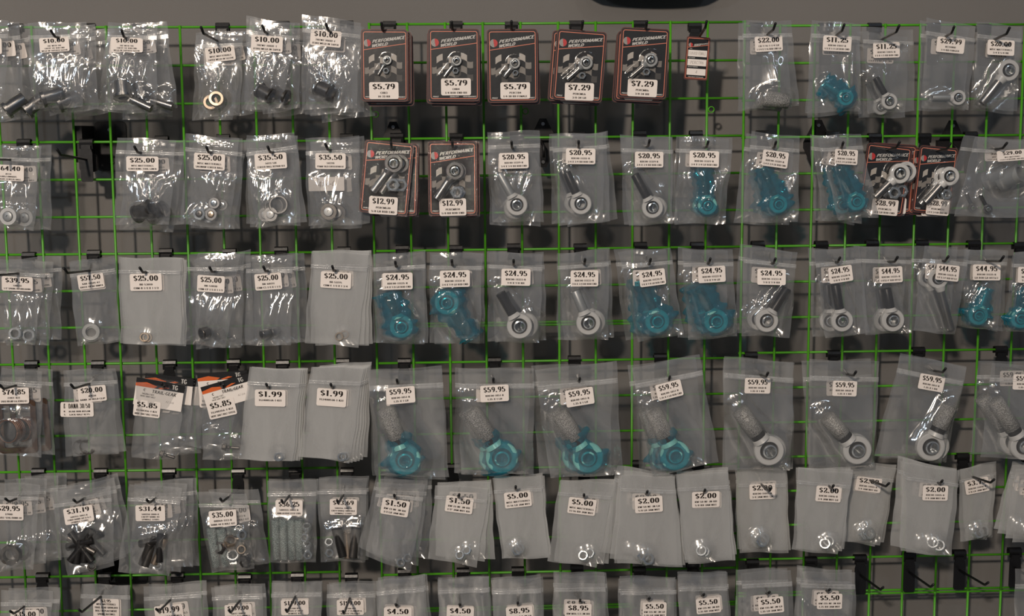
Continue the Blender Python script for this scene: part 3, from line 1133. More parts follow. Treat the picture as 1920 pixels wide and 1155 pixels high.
    if k == 'slip':                         # small white paper slip inside the bag
        _, x, y, r, h, text = spec
        o = MB().prism(rrect(R, h * s, .002)[::-1], -.0003, .0003).build('paper_slip', M_CARDW, None, False, c)
        tag(o, None, 'paper slip')
        mb2 = MB()
        strokes(mb2, text, 0, 0, h * s * .4, .05, .08, .06, False, y=-.0005, shear=.2)
        mb2.build('handwriting', M_PEN, o)
        return o, 'handwritten paper slip', [(c, .01, .002)]


def offset_copy(root, pivot, dy, rot, dx, dz):
    """where a thing goes when the bag behind swings by rot about the hook"""
    p = root.location - pivot
    c, s = math.cos(rot), math.sin(rot)
    root.location = pivot + Vector((p.x * c + p.z * s + dx, p.y + dy, -p.x * s + p.z * c + dz))
    root.rotation_euler.y += rot


def bag(row, n, quad, hk, lab, lines, items=(), style='g', fr=.78, back=(), note='', seal=.155, gap=None, extra_label=None):
    """one hook with its bags. back: list of (rotation in degrees, dx px, dz px)"""
    price = lines[0]
    where = '%s in %s' % (ORD[n - 1], ROWN[row])
    hook = make_hook(*hk, 'black hook carrying the %s bags, %s' % (price, where)) if len(hk) == 4 else hk
    hole = rod_at(hook, fr)
    d = -hole.y
    SEED[0] += 1
    sd = SEED[0] * 1.37
    things = []
    bl = []
    rodb = None
    for it in items:
        root, nm, bb = goods(it, d, None, where)
        things.append((root, nm))
        for b_ in bb:
            if len(b_) == 4:
                rodb = (b_[0].x - hole.x, b_[0].z - hole.z, b_[3].x - hole.x, b_[3].z - hole.z, b_[1], b_[2])
            bl.append((b_[0].x - hole.x, b_[0].z - hole.z, b_[1], b_[2]))
    s = scl(-d)
    lx, ly, lw, lh, la = lab
    lp = U(lx, ly, -d) - hole
    gl = {'g': 1.0, 'h': 1.45, 's': .55, 'm': 0}[style]
    B = Bag(quad, d, hole, sd, gl, bl, (lp.x, lp.z, lw * s, lh * s), seal)
    B.rod = rodb
    root = empty('zip_bag', hole)
    content = things[0][1] if things else 'small part'
    short = note or content
    grp = 'zip bags in the ' + ROWN[row]
    tag(root, 'zip bag priced %s with %s, %s' % (price, short, where), 'bag', grp)
    B.film(root, (M_FROST, M_MILK) if style == 'm' else (M_CLEAR, M_CLEARB))
    B.seal(root, seal)
    price_label(root, lines, lp.x, lp.z, lw * s, lh * s, math.radians(-la), B.front)
    if extra_label:
        ex, ey, ew, eh, ea, el = extra_label
        ep = U(ex, ey, -d) - hole
        price_label(root, el, ep.x, ep.z, ew * s, eh * s, math.radians(-ea), B.front, .0003)
    names = {}
    for r_, nm in things:
        names[nm] = names.get(nm, 0) + 1
    seen = {}
    POS = ['first', 'second', 'third', 'fourth', 'fifth', 'sixth', 'lowest']
    for r_, nm in things:
        seen[nm] = seen.get(nm, 0) + 1
        pre = '' if names[nm] == 1 else POS[seen[nm] - 1] + ' '
        r_['label'] = '%s%s inside the %s bag, %s' % (pre, nm, price, where)
        r_['group'] = 'goods inside the ' + ROWN[row] + ' bags'
    # bags behind on the same hook
    chunky = max([b[3] for b in bl] + [.002])
    step = gap or (min(.02, chunky * 1.6) if style != 'm' else .0045)
    step = min(step, max(.003, (d - .03) / max(1, len(back))))
    NTH = ['next', 'third', 'fourth', 'fifth', 'sixth', 'seventh', 'eighth']
    for k, (rot, dx, dz) in enumerate(back):
        c = copy_tree(root)
        f_ = fr - (k + 1) * step / HL
        hp = rod_at(hook, max(.05, f_))
        c.location = hp + Vector((dx * s, 0, -dz * s))
        c.rotation_euler.y = math.radians(rot)
        if style == 'm':                                     # older, cloudier bags at the back
            for ch in c.children:
                if ch.name.startswith('film'):
                    ch.material_slots[0].link = 'OBJECT'
                    ch.material_slots[0].material = M_MILKF
        c['label'] = '%s bag behind the front %s bag, %s' % (NTH[k], price, where)
        if things and k < 1:
            for r_, nm in things[:2]:
                t = copy_tree(r_)
                t.location = r_.location - hole + c.location
                offset_copy(t, c.location, 0, math.radians(rot), 0, 0)
                pre = '' if names[nm] == 1 else 'upper ' if r_ is things[0][0] else 'lower '
                t['label'] = '%s%s in %s bag behind front %s, %s' % (pre, nm, ['next', 'third'][k], price, where)
    return root


def flatstrip(mb, p0, p1, w_, y):
    (x0, z0), (x1, z1) = p0, p1
    L = math.hypot(x1 - x0, z1 - z0)
    nx, nz = -(z1 - z0) / L * w_ / 2, (x1 - x0) / L * w_ / 2
    mb.add([(x0 + nx, y, z0 + nz), (x0 - nx, y, z0 - nz), (x1 - nx, y, z1 - nz), (x1 + nx, y, z1 + nz)], [(0, 1, 2, 3)])


def frame_strip(mb, w_, h_, r, t, y, cx=0, cz=0):
    a, b = rrect(w_, h_, r, 5, cx, cz), rrect(w_ - 2 * t, h_ - 2 * t, max(.0006, r - t), 5, cx, cz)
    n = len(a)
    mb.add([(x, y, z) for x, z in a + b], [(i, (i + 1) % n, n + (i + 1) % n, n + i) for i in range(n)])


def logo(parent, cx, cz, r, y, ang=.14):
    """round emblem: grey concentric arcs on the left, red half on the right"""
    g, rd = MB(), MB()
    for q in range(4):
        ro, ri = r * (1 - q * .24), r * (1 - q * .24 - .14)
        ri = max(ri, 0)
        a = arc(cx, cz, ro, ro, 90 + math.degrees(ang), 270 + math.degrees(ang), 12)
        b = arc(cx, cz, ri, ri, 90 + math.degrees(ang), 270 + math.degrees(ang), 12)
        g.add([(x, y, z) for x, z in a + b], [(i, i + 1, 14 + i, 13 + i) for i in range(12)])
    a = arc(cx, cz, r, r, -90 + math.degrees(ang), 90 + math.degrees(ang), 14)
    k = len(rd.v)
    rd.add([(x, y, z) for x, z in a], [tuple(range(15))])
    e = g.build('printed_emblem', M_WHITE, parent)
    rd.build('red_half', M_RED, e)


def cardpack(row, n, quad, hk, lab, lines, ring, shank, nut, back=(), fr=.8, female=False, crinkle=0, kind='w', label=None):
    price = lines[0]
    where = '%s in %s' % (ORD[n - 1], ROWN[row])
    hook = make_hook(*hk, 'black hook carrying the %s cards, %s' % (price, where))
    hole = rod_at(hook, fr)
    d = -hole.y
    P = [U(x, y, -d) for x, y in quad]
    c = (P[0] + P[1] + P[2] + P[3]) / 4
    W = ((P[1] - P[0]).length + (P[2] - P[3]).length) / 2
    H = ((P[3] - P[0]).length + (P[2] - P[1]).length) / 2
    ax = ((P[1] - P[0]) + (P[2] - P[3])).normalized()
    ang = math.atan2(ax.z, ax.x)
    Ri = Matrix.Rotation(ang, 4, 'Y')                       # picture -> card frame
    root = empty('carded_rod_end', c)
    root.rotation_euler.y = -ang

    def loc(px, py):
        v = Ri @ (U(px, py, -d) - c)
        return v.x, v.z
    tag(root, label, 'carded part', 'black cards with rod ends')
    s = scl(-d)
    T = .0016
    MB().prism(rrect(W, H, .007)[::-1], -T, T).build('card_backing', M_CARD, root)
    e = MB()
    frame_strip(e, W, H, .007, .0018, -T - .0001)
    e.build('rust_edge', M_CARDE, root)
    f = MB()
    y = -T - .0002
    frame_strip(f, W * .915, H * .935, .0045, .0014, y)
    z0 = H * .5
    flatstrip(f, (-W * .455, z0 - H * .285), (W * .455, z0 - H * .195), .0013, y)
    f.build('printed_border', M_ORNG, root)
    logo(root, -W * .365, z0 - H * .190, W * .075, y - .0001)
    t = MB()
    strokes(t, 'PERFORMANCE', W * .075, z0 - H * .140, H * .042, .135, .24, .16, False, .35, 1.5, maxw=W * .70, y=y - .0002)
    strokes(t, 'WORLD', -W * .115, z0 - H * .216, H * .040, .135, .24, .16, False, .35, 1.5, maxw=W * .34, y=y - .0002)
    strokes(t, 'PRICE', -W * .36, -H * .435, H * .018, 0, .26, .18, False, .2, 1.5, maxw=W * .14, y=y - .0002)
    strokes(t, 'QUALITY', 0, -H * .435, H * .018, 0, .26, .18, False, .2, 1.5, maxw=W * .2, y=y - .0002)
    strokes(t, 'PERFORMANCE', W * .30, -H * .435, H * .018, 0, .26, .18, False, .2, 1.5, maxw=W * .26, y=y - .0002)
    t.build('printed_title', M_WHITE, root)
    # waving chequered flag: columns that ride up and down, fading towards the foot of the print
    flags = [MB(), MB(), MB()]
    cw = W * .118
    tops = [.435, .365, .375, .395, .31, .345, .36]
    slopes = [.02, .075, .02, -.05, .085, -.06, -.01]
    for ci in range(7):
        xa = -W * .455 + ci * cw + (0 if ci else 0)
        if ci == 0:
            xa += cw * .25
        xb = min(-W * .455 + (ci + 1) * cw, W * .452)
        h_ = H * .088
        for rj in range(4):
            zt = z0 - H * (tops[ci] + .0) - rj * h_
            sl = slopes[ci] * H * .6
            lt = (ci + rj) % 2 == 1
            if ci == 0:
                lt = rj == 1
                zt += 0
            if lt:
                V = []
                for q in range(5):
                    u = q / 4
                    wob = .008 * H * math.sin(u * 3.14) * (1 if ci % 2 else -1)
                    V += [(xa + (xb - xa) * u, y - .0001, zt + sl * (u - .5) + wob), (xa + (xb - xa) * u, y - .0001, zt + sl * (u - .5) + wob - h_)]
                flags[min(2, rj - (1 if rj > 1 else 0)) if rj > 0 else 0].add(V, [(2 * q, 2 * q + 1, 2 * q + 3, 2 * q + 2) for q in range(4)])
    fl = flags[0].build('printed_flag', M_CHK1, root)
    flags[1].build('flag_squares', M_CHK2, fl)
    flags[2].build('flag_squares', M_CHK3, fl)
    # the goods under shrink film
    rx, rz = loc(ring[0], ring[1])
    R = ring[2] * s
    q = empty('rod_end', (rx, -T - R * .46, rz))
    q.parent = root
    sx, sz = loc(*shank)
    rod_end_meshes(q, R, sx - rx, sz - rz, kind, 'steel' if female else 'thread', .42 if ring[2] > 14 or female else .30)
    nx, nz = loc(nut[0], nut[1])
    Rn = nut[2] * s
    nut_mesh(MB(), (nx, -T - Rn * .5, nz), Rn, (0.05, -1, .05), .5).build('hex_nut', M_CHROME, root, 'angle')
    # film over card and goods
    NU, NV = 26, 36
    V = []
    for j in range(NV + 1):
        for i in range(NU + 1):
            x, z = (i / NU - .5) * W * 1.01, (j / NV - .5) * H * 1.01
            hgt = .0006
            dd = math.hypot(x - rx, z - rz)
            hgt = max(hgt, R * .98 * max(0, min(1, (1.45 * R - dd) / (.4 * R))))
            L = math.hypot(sx - rx, sz - rz)
            tx = ((x - rx) * (sx - rx) + (z - rz) * (sz - rz)) / L
            if 0 < tx < L * 1.04:
                pd = abs((x - rx) * (sz - rz) - (z - rz) * (sx - rx)) / L
                hgt = max(hgt, R * .90 * max(0, min(1, (.85 * R - pd) / (.4 * R))))
            dn = math.hypot(x - nx, z - nz)
            hgt = max(hgt, Rn * 1.05 * max(0, min(1, (1.5 * Rn - dn) / (.5 * Rn))))
            V.append((x, -T - hgt - .0004, z))
    F = [(j * (NU + 1) + i, j * (NU + 1) + i + 1, (j + 1) * (NU + 1) + i + 1, (j + 1) * (NU + 1) + i) for j in range(NV) for i in range(NU)]
    MB().add(V, F).build('shrink_film', M_SHRINK if crinkle else M_SHRINK2, root, True)
    lx, lz = loc(lab[0], lab[1])
    price_label(root, lines, lx, lz, lab[2] * s, lab[3] * s, math.radians(-lab[4]) - ang, lambda x, z: -T - (.0012 if ring[2] < 15 else .0055))
    for k, (rot, dx, dz) in enumerate(back):
        b = copy_tree(root)
        b.location = c + Vector((dx * s, (k + 1) * .0105, -dz * s))
        b.rotation_euler.y = -ang + math.radians(rot)
        b['label'] = '%s card behind the front %s card, %s' % (['next', 'third', 'fourth'][k], price, where)
    return root


TA = 'steel ball seat'
# ------------------------------------------------------------------ top row
bag(1, 1, [(-75, 40), (17, 38), (9, 215), (-80, 210)], (30, 52, -40, 55), (-24, 86, 54, 28, 2), ['$10.00', 'TREWZ-10XXF'],
    [('bush', 28, 196, 13, 42, -40, 30, M_STEEL, 1.3, False)], 'g', back=[(-6, 14, 4), (-11, 24, 8)], note='flanged sleeve, at left edge')
bag(1, 2, [(52, 43), (162, 41), (154, 200), (60, 206)], (165, 51, 95, 57), (103, 84, 54, 26, -3), ['$10.00', 'TRE WITH TRE', 'CHEVY TIE ROD END', 'WELD-IN TAPERED SLEEVE'],
    [('bush', 98, 180, 13, 40, -34, 12, M_STEEL, 1.25, False)], 'g', back=[(-5, 10, 6), (4, -8, 5), (-8, 14, 12)], note='tilted steel sleeve')
bag(1, 3, [(201, 42), (294, 43), (293, 207), (197, 205)], (262, 51, 228, 57), (238, 84, 58, 26, 2), ['$10.00', 'TRE WITH TRE', 'CHEVY TIE ROD END', 'WELD-IN TAPERED SLEEVE'],
    [('bush', 230, 168, 14, 34, 6, 40, M_STEEL, 1.3, False), ('stud', 246, 186, 8, 286, 204, M_STEEL)], 'g', back=[(-8, 18, 3), (6, -10, 4), (-5, 8, 14)], note='upright sleeve and stud')
bag(1, 4, [(366, 60), (456, 57), (450, 214), (374, 222)], (417, 50, 377, 51), (413, 101, 54, 27, -6), ['$10.00', 'MISC MATTERIALS', 'TAPER WELD-IN SLEEVE'],
    [('ring', 406, 186, 14, .62, .7, M_BRONZE, 'bronze-toned sleeve ring')], 'h', fr=.3, back=[(5, -4, 6), (-5, 10, 0)])
bag(1, 5, [(463, 30), (553, 45), (530, 203), (459, 206)], (530, 47, 492, 48), (501, 82, 57, 29, 4), ['$10.00', 'TREWZ-10XXF-T', 'JT202 WELD IN TAPER'],
    [('bush', 497, 174, 12, 30, 26, 14, M_DARKST, 1.25, True)], 'h', back=[(-8, 8, 3), (5, -6, 2), (-4, 18, 8)])
bag(1, 6, [(567, 26), (678, 42), (668, 202), (566, 205)], (650, 46, 611, 45), (611, 72, 56, 29, 6), ['$10.00', 'TREWZ-10XXF-F', 'JT202 WELD IN TAPER'],
    [('bush', 607, 168, 13, 30, 26, 12, M_DARKST, 1.25, True)], 'h', back=[(-3, 2, 7), (4, 4, 9), (-6, 6, 14)])
CX = [dict(q=[(679, 55), (766, 55), (765, 191), (676, 190)], hk=(730, 47, 715, 43), lab=(720, 170, 54, 31, 0), l=['$5.79', 'CHR3', '10-32 RH'], r=(726, 113, 8.5), s=(709, 141), n=(724, 133, 6), b=[(0, 6, 3), (-1, 9, 8)], t='tiny rod end, leftmost card of the top row'),
      dict(q=[(804, 54), (898, 54), (901, 190), (802, 190)], hk=(855, 47, 847, 41), lab=(855, 163, 55, 31, 0), l=['$5.79', 'CHR4', '1/4 ROD END RH'], r=(856, 114, 9.5), s=(832, 145), n=(854, 133, 6.5), b=[(1, -3, 5), (-1, 3, 8)], t='small rod end, second card of the top row'),
      dict(q=[(912, 55), (1004, 54), (1013, 192), (915, 193)], hk=(959, 48, 959, 40), lab=(966, 170, 55, 30, 0), l=['$5.79', 'PERCTH4', '1/4-28 RH FEMALE'], r=(965, 119, 10), s=(945, 145), n=(966, 137, 6), b=[(-1, 3, 4)], f=True, t='short female rod end, third card of the top row'),
      dict(q=[(1041, 53), (1134, 61), (1132, 193), (1039, 187)], hk=(1080, 46, 1093, 40), lab=(1086, 172, 54, 32, 2), l=['$7.29', 'PERCML6', '3/8-24 LH'], r=(1098, 118, 12.5), s=(1062, 150), n=(1091, 142, 7), b=[(0, -8, 2), (-1, -3, 6)], t='large rod end, fourth card of the top row'),
      dict(q=[(1166, 51), (1256, 55), (1248, 187), (1156, 182)], hk=(1200, 46, 1213, 40), lab=(1204, 165, 55, 32, 3), l=['$7.29', 'PERCMR6', '3/8-24 RH'], r=(1219, 113, 13), s=(1181, 145), n=(1211, 135, 7.5), b=[(0, -5, 6), (1, -7, 9)], t='large rod end, fifth card of the top row')]
for i, c_ in enumerate(CX):
    cardpack(1, 7 + i, c_['q'], c_['hk'], c_['lab'], c_['l'], c_['r'], c_['s'], c_['n'], c_['b'], female=c_.get('f', False), label='black card priced %s with %s' % (c_['l'][0], c_['t']))

# the small hang tag
hk_ = make_hook(1303, 50, 1325, 40, 'black hook carrying only a small hang tag, twelfth in top row')
hl_ = rod_at(hk_, .45)
tq = [U(x, y, hl_.y) for x, y in ((1283, 71), (1325, 71), (1331, 147), (1289, 149))]
tc_ = (tq[0] + tq[1] + tq[2] + tq[3]) / 4
tg = empty('hang_tag', tc_)
tag(tg, 'small black and white hang tag with handwriting beside the cards', 'hang tag')
tg.rotation_euler.y = math.radians(4)
tw, th_ = (tq[1] - tq[0]).length, (tq[3] - tq[0]).length
MB().prism(rrect(tw * 1.05, th_ * 1.03, .003)[::-1], -.0005, .0005).build('tag_card', M_CARDE, tg)
MB().prism(rrect(tw * .97, th_ * .98, .002)[::-1], -.0007, -.0004).build('black_print', M_CARD, tg)
f_ = MB()
frame_strip(f_, tw * .95, th_ * .965, .002, .0011, -.0009)
flatstrip(f_, (-tw * .45, th_ * .255), (tw * .45, th_ * .33), .0010, -.0009)
f_.build('printed_border', M_ORNG, tg)
logo(tg, -tw * .33, th_ * .315, tw * .09, -.0010)
t_ = MB()
strokes(t_, 'PERFORMANCE', tw * .12, th_ * .345, th_ * .030, .14, .24, .16, False, .35, 1.5, maxw=tw * .66, y=-.0011)
strokes(t_, 'WORLD', -tw * .06, th_ * .305, th_ * .028, .14, .24, .16, False, .35, 1.5, maxw=tw * .3, y=-.0011)
for zz, wd_, tx in ((.225, .18, 'ITEM'), (.01, .3, 'PART NUMBER'), (-.205, .45, 'QUANTITY ORDERED'), (-.445, .8, 'PRICE QUALITY PERFORMANCE')):
    strokes(t_, tx, -tw * (.40 - wd_ / 2) if zz > -.4 else 0, th_ * zz, th_ * .018, 0, .26, .18, False, .1, 1.3, maxw=tw * wd_, y=-.0011)
t_.build('printed_title', M_WHITE, tg)
for zz, tx in ((.118, '5/8 ROD FEMALE'), (-.10, 'PERCTR6'), (-.325, '4')):
    bx = MB().prism(rrect(tw * .84, th_ * .155, .0006, cz=th_ * zz)[::-1], -.0011, -.0007).build('writing_box', M_CARDW, tg)
    h2 = MB()
    strokes(h2, tx, 0, th_ * zz, th_ * .07, .02, .08, .06, False, .15, 1.0, maxw=tw * .75, y=-.0013)
    h2.build('handwriting', M_PEN, bx)

bag(1, 13, [(1391, 39), (1483, 39), (1498, 199), (1396, 206)], (1418, 50, 1454, 44), (1441, 82, 52, 28, -3), ['$22.00', 'CR-7/16-1-1/4-LH', '1-1/4 X 7/16 ROD END LH'],
    [('net', 1432, 184, 15, 1478, 190, M_NET)], 's', fr=.6, back=[(2, -4, 2)], note='silver netting at the bottom')
bag(1, 14, [(1522, 37), (1613, 45), (1613, 208), (1510, 212)], (1548, 50, 1583, 46), (1569, 82, 53, 28, 3), ['$11.25', 'RDE00-11017-R', '1/2 X 1/2 LH ROD END'],
    [('rod', 1585, 183, 15, 1548, 158, 'p', 'grey', 1.5)], 'g', fr=.6, back=[(-2, 3, 4)], note='white rod end in blue film')
bag(1, 15, [(1617, 50), (1713, 56), (1715, 208), (1628, 213)], (1640, 50, 1686, 48), (1662, 94, 50, 28, -1), ['$11.25', 'RDE00-11015-R', '1/2 X 1/2 RH ROD END'],
    [('rod', 1667, 190, 15, 1642, 146, 'a', 'dark', 0)], 's', fr=.35, back=[(3, -6, 8)])
bag(1, 16, [(1738, 33), (1830, 50), (1815, 206), (1726, 203)], (1750, 50, 1789, 50), (1781, 85, 53, 28, 5), ['$29.99', 'RC710RH', '1/2 RH FORGED'],
    [('rod', 1796, 183, 14, 1748, 183, 'a', 'grey', 0)], 's', fr=.6, back=[(-2, -8, 2)], note='rod end lying across the bottom')
bag(1, 17, [(1832, 40), (1917, 50), (1906, 208), (1825, 203)], (1845, 52, 1893, 52), (1873, 90, 50, 28, 3), ['$20.00', 'MISC MATTERIALS', '3/4 X 5/8 HR'],
    [('rod', 1890, 132, 20, 1841, 194, 'a', 'steel', 0)], 's', fr=.4, back=[(2, 3, 3)], note='white rod end pointing down left')

# ------------------------------------------------------------------ second row
bag(2, 1, [(-12, 272), (77, 274), (63, 434), (-22, 422)], (45, 268, -15, 289), (17, 324, 56, 29, 3), ['$64.40', 'AFCO', 'CARLI AWARDS', 'UPRIGHT CENTER BALL'],
    [('knob', 17, 406, 16, M_ALU, M_WASH)], 'g', fr=.45, back=[(-5, 14, 3)])
make_hook(162, 268, 107, 280, 'empty black hook beside the square bracket in the second row')
bag(2, 3, [(219, 257), (329, 262), (318, 420), (215, 421)], (303, 262, 252, 275), (268, 307, 58, 27, 1), ['$25.00', 'MISC MATTERIALS', 'CENTERING TOOL LINER'],
    [('bush', 269, 396, 15, 36, 34, -14, M_DARKST, 1.15, True)], 'g', back=[(-4, 12, 3), (3, 2, 12)])
bag(2, 4, [(349, 251), (449, 260), (431, 429), (339, 421)], (418, 259, 387, 275), (393, 303, 57, 30, 4), ['$25.00', 'MISC MATTERIALS', 'SAGINAW CENTER BALL'],
    [('knob', 402, 381, 10, M_STEEL, M_CHROME), ('knob', 374, 401, 11, M_CHROME, M_DARKST), ('knob', 396, 402, 11, M_STEEL, M_BRONZE)], 'h', back=[(-4, 6, 4), (2, 8, 2)], note='three steel ball seats')
bag(2, 5, [(457, 262), (553, 247), (575, 415), (481, 428)], (540, 258, 502, 275), (508, 302, 59, 29, -3), ['$35.50', '5072-SIX', 'CENTER BALL REPAIR KIT'],
    [('knob', 508, 402, 13, M_STEEL, M_ALU), ('ring', 522, 384, 18, .8, .3, M_STEEL, 'thin steel collar ring')], 'h', back=[(6, -2, 2), (9, -6, -2)])
bag(2, 6, [(572, 260), (673, 255), (676, 420), (578, 424)], (650, 258, 610, 270), (620, 302, 56, 29, 1), ['$35.50', '50378', 'PITMAN/ IDLER CENTER REPAIR KIT'],
    [('knob', 617, 397, 15, M_DARKST, M_ALU), ('slip', 612, 345, 66, 26, '4A4-C')], 'g', back=[(-3, 6, 2), (2, -2, 6)])
cardpack(2, 7, [(686, 262), (776, 270), (764, 407), (672, 396)], (744, 257, 733, 267), (719, 385, 53, 33, 4), ['$12.99', 'PERCML10', '5/8 LH ROD END'], (739, 306, 17.5), (700, 359), (737, 346, 13.5),
         [(-4, 13, 2), (-5, 15, 5)], crinkle=1, kind='s', label='crinkled black card priced $12.99 with large rod end, tilted, left one of two')
cardpack(2, 8, [(803, 265), (893, 265), (896, 404), (803, 405)], (855, 257, 848, 266), (849, 388, 50, 32, -1), ['$12.99', 'PERCMR10', '5/8 RH ROD END'], (853, 320, 17), (818, 373), (856, 360, 12.5),
         [(0, 5, 1), (1, 3, 4)], crinkle=1, kind='s', label='crinkled black card priced $12.99 with large rod end, upright, right one of two')
bag(2, 9, [(913, 248), (1011, 244), (1020, 416), (924, 416)], (968, 255, 959, 266), (963, 301, 55, 29, -1), ['$20.95', 'RDE00-11219-R', '3/4 X 3/4 RH ROD END'],
    [('rod', 969, 384, 20, 936, 325, 'a', 'grey', 0)], 'g', back=[(2, -2, 6)])
bag(2, 10, [(1034, 254), (1136, 247), (1145, 415), (1049, 423)], (1084, 254, 1085, 265), (1088, 293, 55, 29, 1), ['$20.95', 'RDE00-11221-R', '3/4 X 3/4 RH ROD END'],
    [('rod', 1089, 382, 20, 1062, 323, 'a', 'dark', 0)], 's', back=[(3, -6, -2), (-4, 6, -1)])
bag(2, 11, [(1163, 253), (1261, 258), (1261, 420), (1169, 422)], (1199, 252, 1218, 263), (1216, 299, 54, 29, 1), ['$20.95', 'RDE00-11219-R', '3/4 X 3/4 RH ROD END'],
    [('rod', 1223, 389, 20, 1190, 327, 'a', 'dark', 0)], 's', back=[(-3, 4, 0)])
bag(2, 12, [(1275, 255), (1374, 257), (1359, 419), (1263, 420)], (1305, 252, 1328, 265), (1318, 298, 55, 30, 2), ['$20.95', 'RDE00-11217-R', '3/4 X 3/4 LH ROD END'],
    [('rod', 1326, 385, 18, 1320, 318, 't', 'dark', 1.0)], 'h', back=[(2, -4, 0)])
bag(2, 13, [(1408, 247), (1499, 256), (1496, 417), (1391, 417)], (1430, 252, 1455, 266), (1451, 298, 50, 30, 8), ['$20.95', 'RDE00-11219-R', '3/4 X 3/4 LH ROD END'],
    [('rod', 1459, 383, 17, 1432, 318, 't', 'dark', 1.35)], 'g', back=[(2, -8, 4)])
bag(2, 14, [(1531, 255), (1613, 250), (1648, 407), (1572, 412)], (1560, 253, 1581, 267), (1583, 294, 45, 28, 4), ['$20.95', 'RDE00-11220-R', '3/4 X 3/4 LH ROD END'],
    [('rod', 1605, 378, 17, 1576, 314, 't', 'dark', 1.15)], 'g', back=[(8, -10, 2), (11, -14, 2)], note='tilted teal-wrapped rod end')
cardpack(2, 15, [(1627, 267), (1710, 277), (1692, 406), (1607, 396)], (1640, 257, 1687, 266), (1657, 388, 50, 30, 5), ['$28.99', 'PERCML12', '3/4 LH ROD END'], (1683, 325, 19), (1637, 370), (1673, 361, 13),
         [(-3, 16, -2), (-3, 18, 2)], fr=.5, kind='a', label='black card priced $28.99 with white ring rod end, partly behind a teal bag')
cardpack(2, 16, [(1725, 271), (1797, 279), (1780, 403), (1709, 398)], (1733, 257, 1782, 269), (1756, 388, 44, 30, 5), ['$28.99', 'PERCMR12', '3/4 X 3/4 RH ROD END'], (1776, 330, 18), (1731, 380), (1771, 364, 11),
         [(-3, -8, 3), (-2, -14, 4)], fr=.5, kind='a', label='black card priced $28.99 with white ring rod end, rightmost card of the wall')
bag(2, 17, [(1828, 257), (1940, 262), (1935, 408), (1789, 406)], (1820, 254, 1888, 268), (1892, 291, 58, 20, -4), ['$29.00', 'MISC MATTERIALS', '1/2 X 5/8 BUSHING AND BOLT'],
    [('tube', 1893, 332, 18, 44, 30, -18, M_WASH, 'grey steel tube'), ('rod', 1852, 392, 9, 1838, 366, 's', 'dark', 0)], 'h', fr=.7, back=[(3, -14, -2)], note='grey tube and small rod end')

# ------------------------------------------------------------------ third row
bag(3, 1, [(-12, 484), (88, 491), (64, 647), (-16, 640)], (54, 480, -12, 507), (33, 532, 57, 27, 3), ['$39.95', '120532', '1/2" SPRING BUSHREADING'],
    [('ring', 29, 625, 12, .62, .6, M_CHROME, 'bright steel bearing ring')], 'h', fr=.3, back=[(-5, 10, 4), (-8, 22, -4)])
bag(3, 2, [(129, 491), (214, 480), (225, 637), (145, 647)], (176, 476, 120, 503), (171, 527, 48, 28, -6), ['$57.50', 'KAR-T0505-RT', 'KARTEK TOP HAT BUMPER'],
    [('ring', 171, 622, 17, .58, .22, M_WASH, 'grey washer')], 's', fr=.15, back=[(1, 1, 3)])
bag(3, 3, [(222, 482), (338, 484), (341, 646), (226, 644)], (311, 473, 262, 502), (274, 529, 59, 32, 0), ['$25.00', 'BR-53010', 'CHM-B 1/2 X 1 1/2'],
    [('ring', 271, 632, 9, .7, .5, M_BRONZE, 'small bronze bushing ring')], 'm', back=[(-1, 2, 1), (1, 8, 3), (-1, 3, 2)])
bag(3, 4, [(353, 476), (450, 475), (424, 652), (338, 645)], (430, 473, 393, 501), (396, 532, 51, 31, 4), ['$25.00', 'BR-52020', 'CHM-CP 1/2 X 1 1/2'],
    [('tube', 384, 624, 11, 16, -20, 4, M_DARKST, 'small dark steel tube')], 'h', back=[(-7, 8, 4), (-11, 18, 2), (4, 0, 2)])
bag(3, 5, [(462, 480), (549, 480), (545, 648), (459, 648)], (527, 470, 494, 500), (503, 528, 50, 31, -3), ['$25.00', 'BR-60171', 'CHM-CS 1/2 X 1 1/2'],
    [('tube', 497, 626, 9, 16, -18, 3, M_STEEL, 'small bright steel tube')], 'g', back=[(-3, 8, -2), (-5, 18, 1)])
bag(3, 6, [(585, 470), (692, 476), (671, 651), (571, 642)], (645, 470, 623, 499), (630, 525, 57, 31, 4), ['$25.00', 'BR-52175', 'CHM-E 1/2 X 1 3/4'],
    [('ring', 636, 631, 8, .72, .4, M_BRONZE, 'small pale bushing ring')], 'm', back=[(-3, 3, -3), (-5, 6, 1), (-7, 8, 0)])
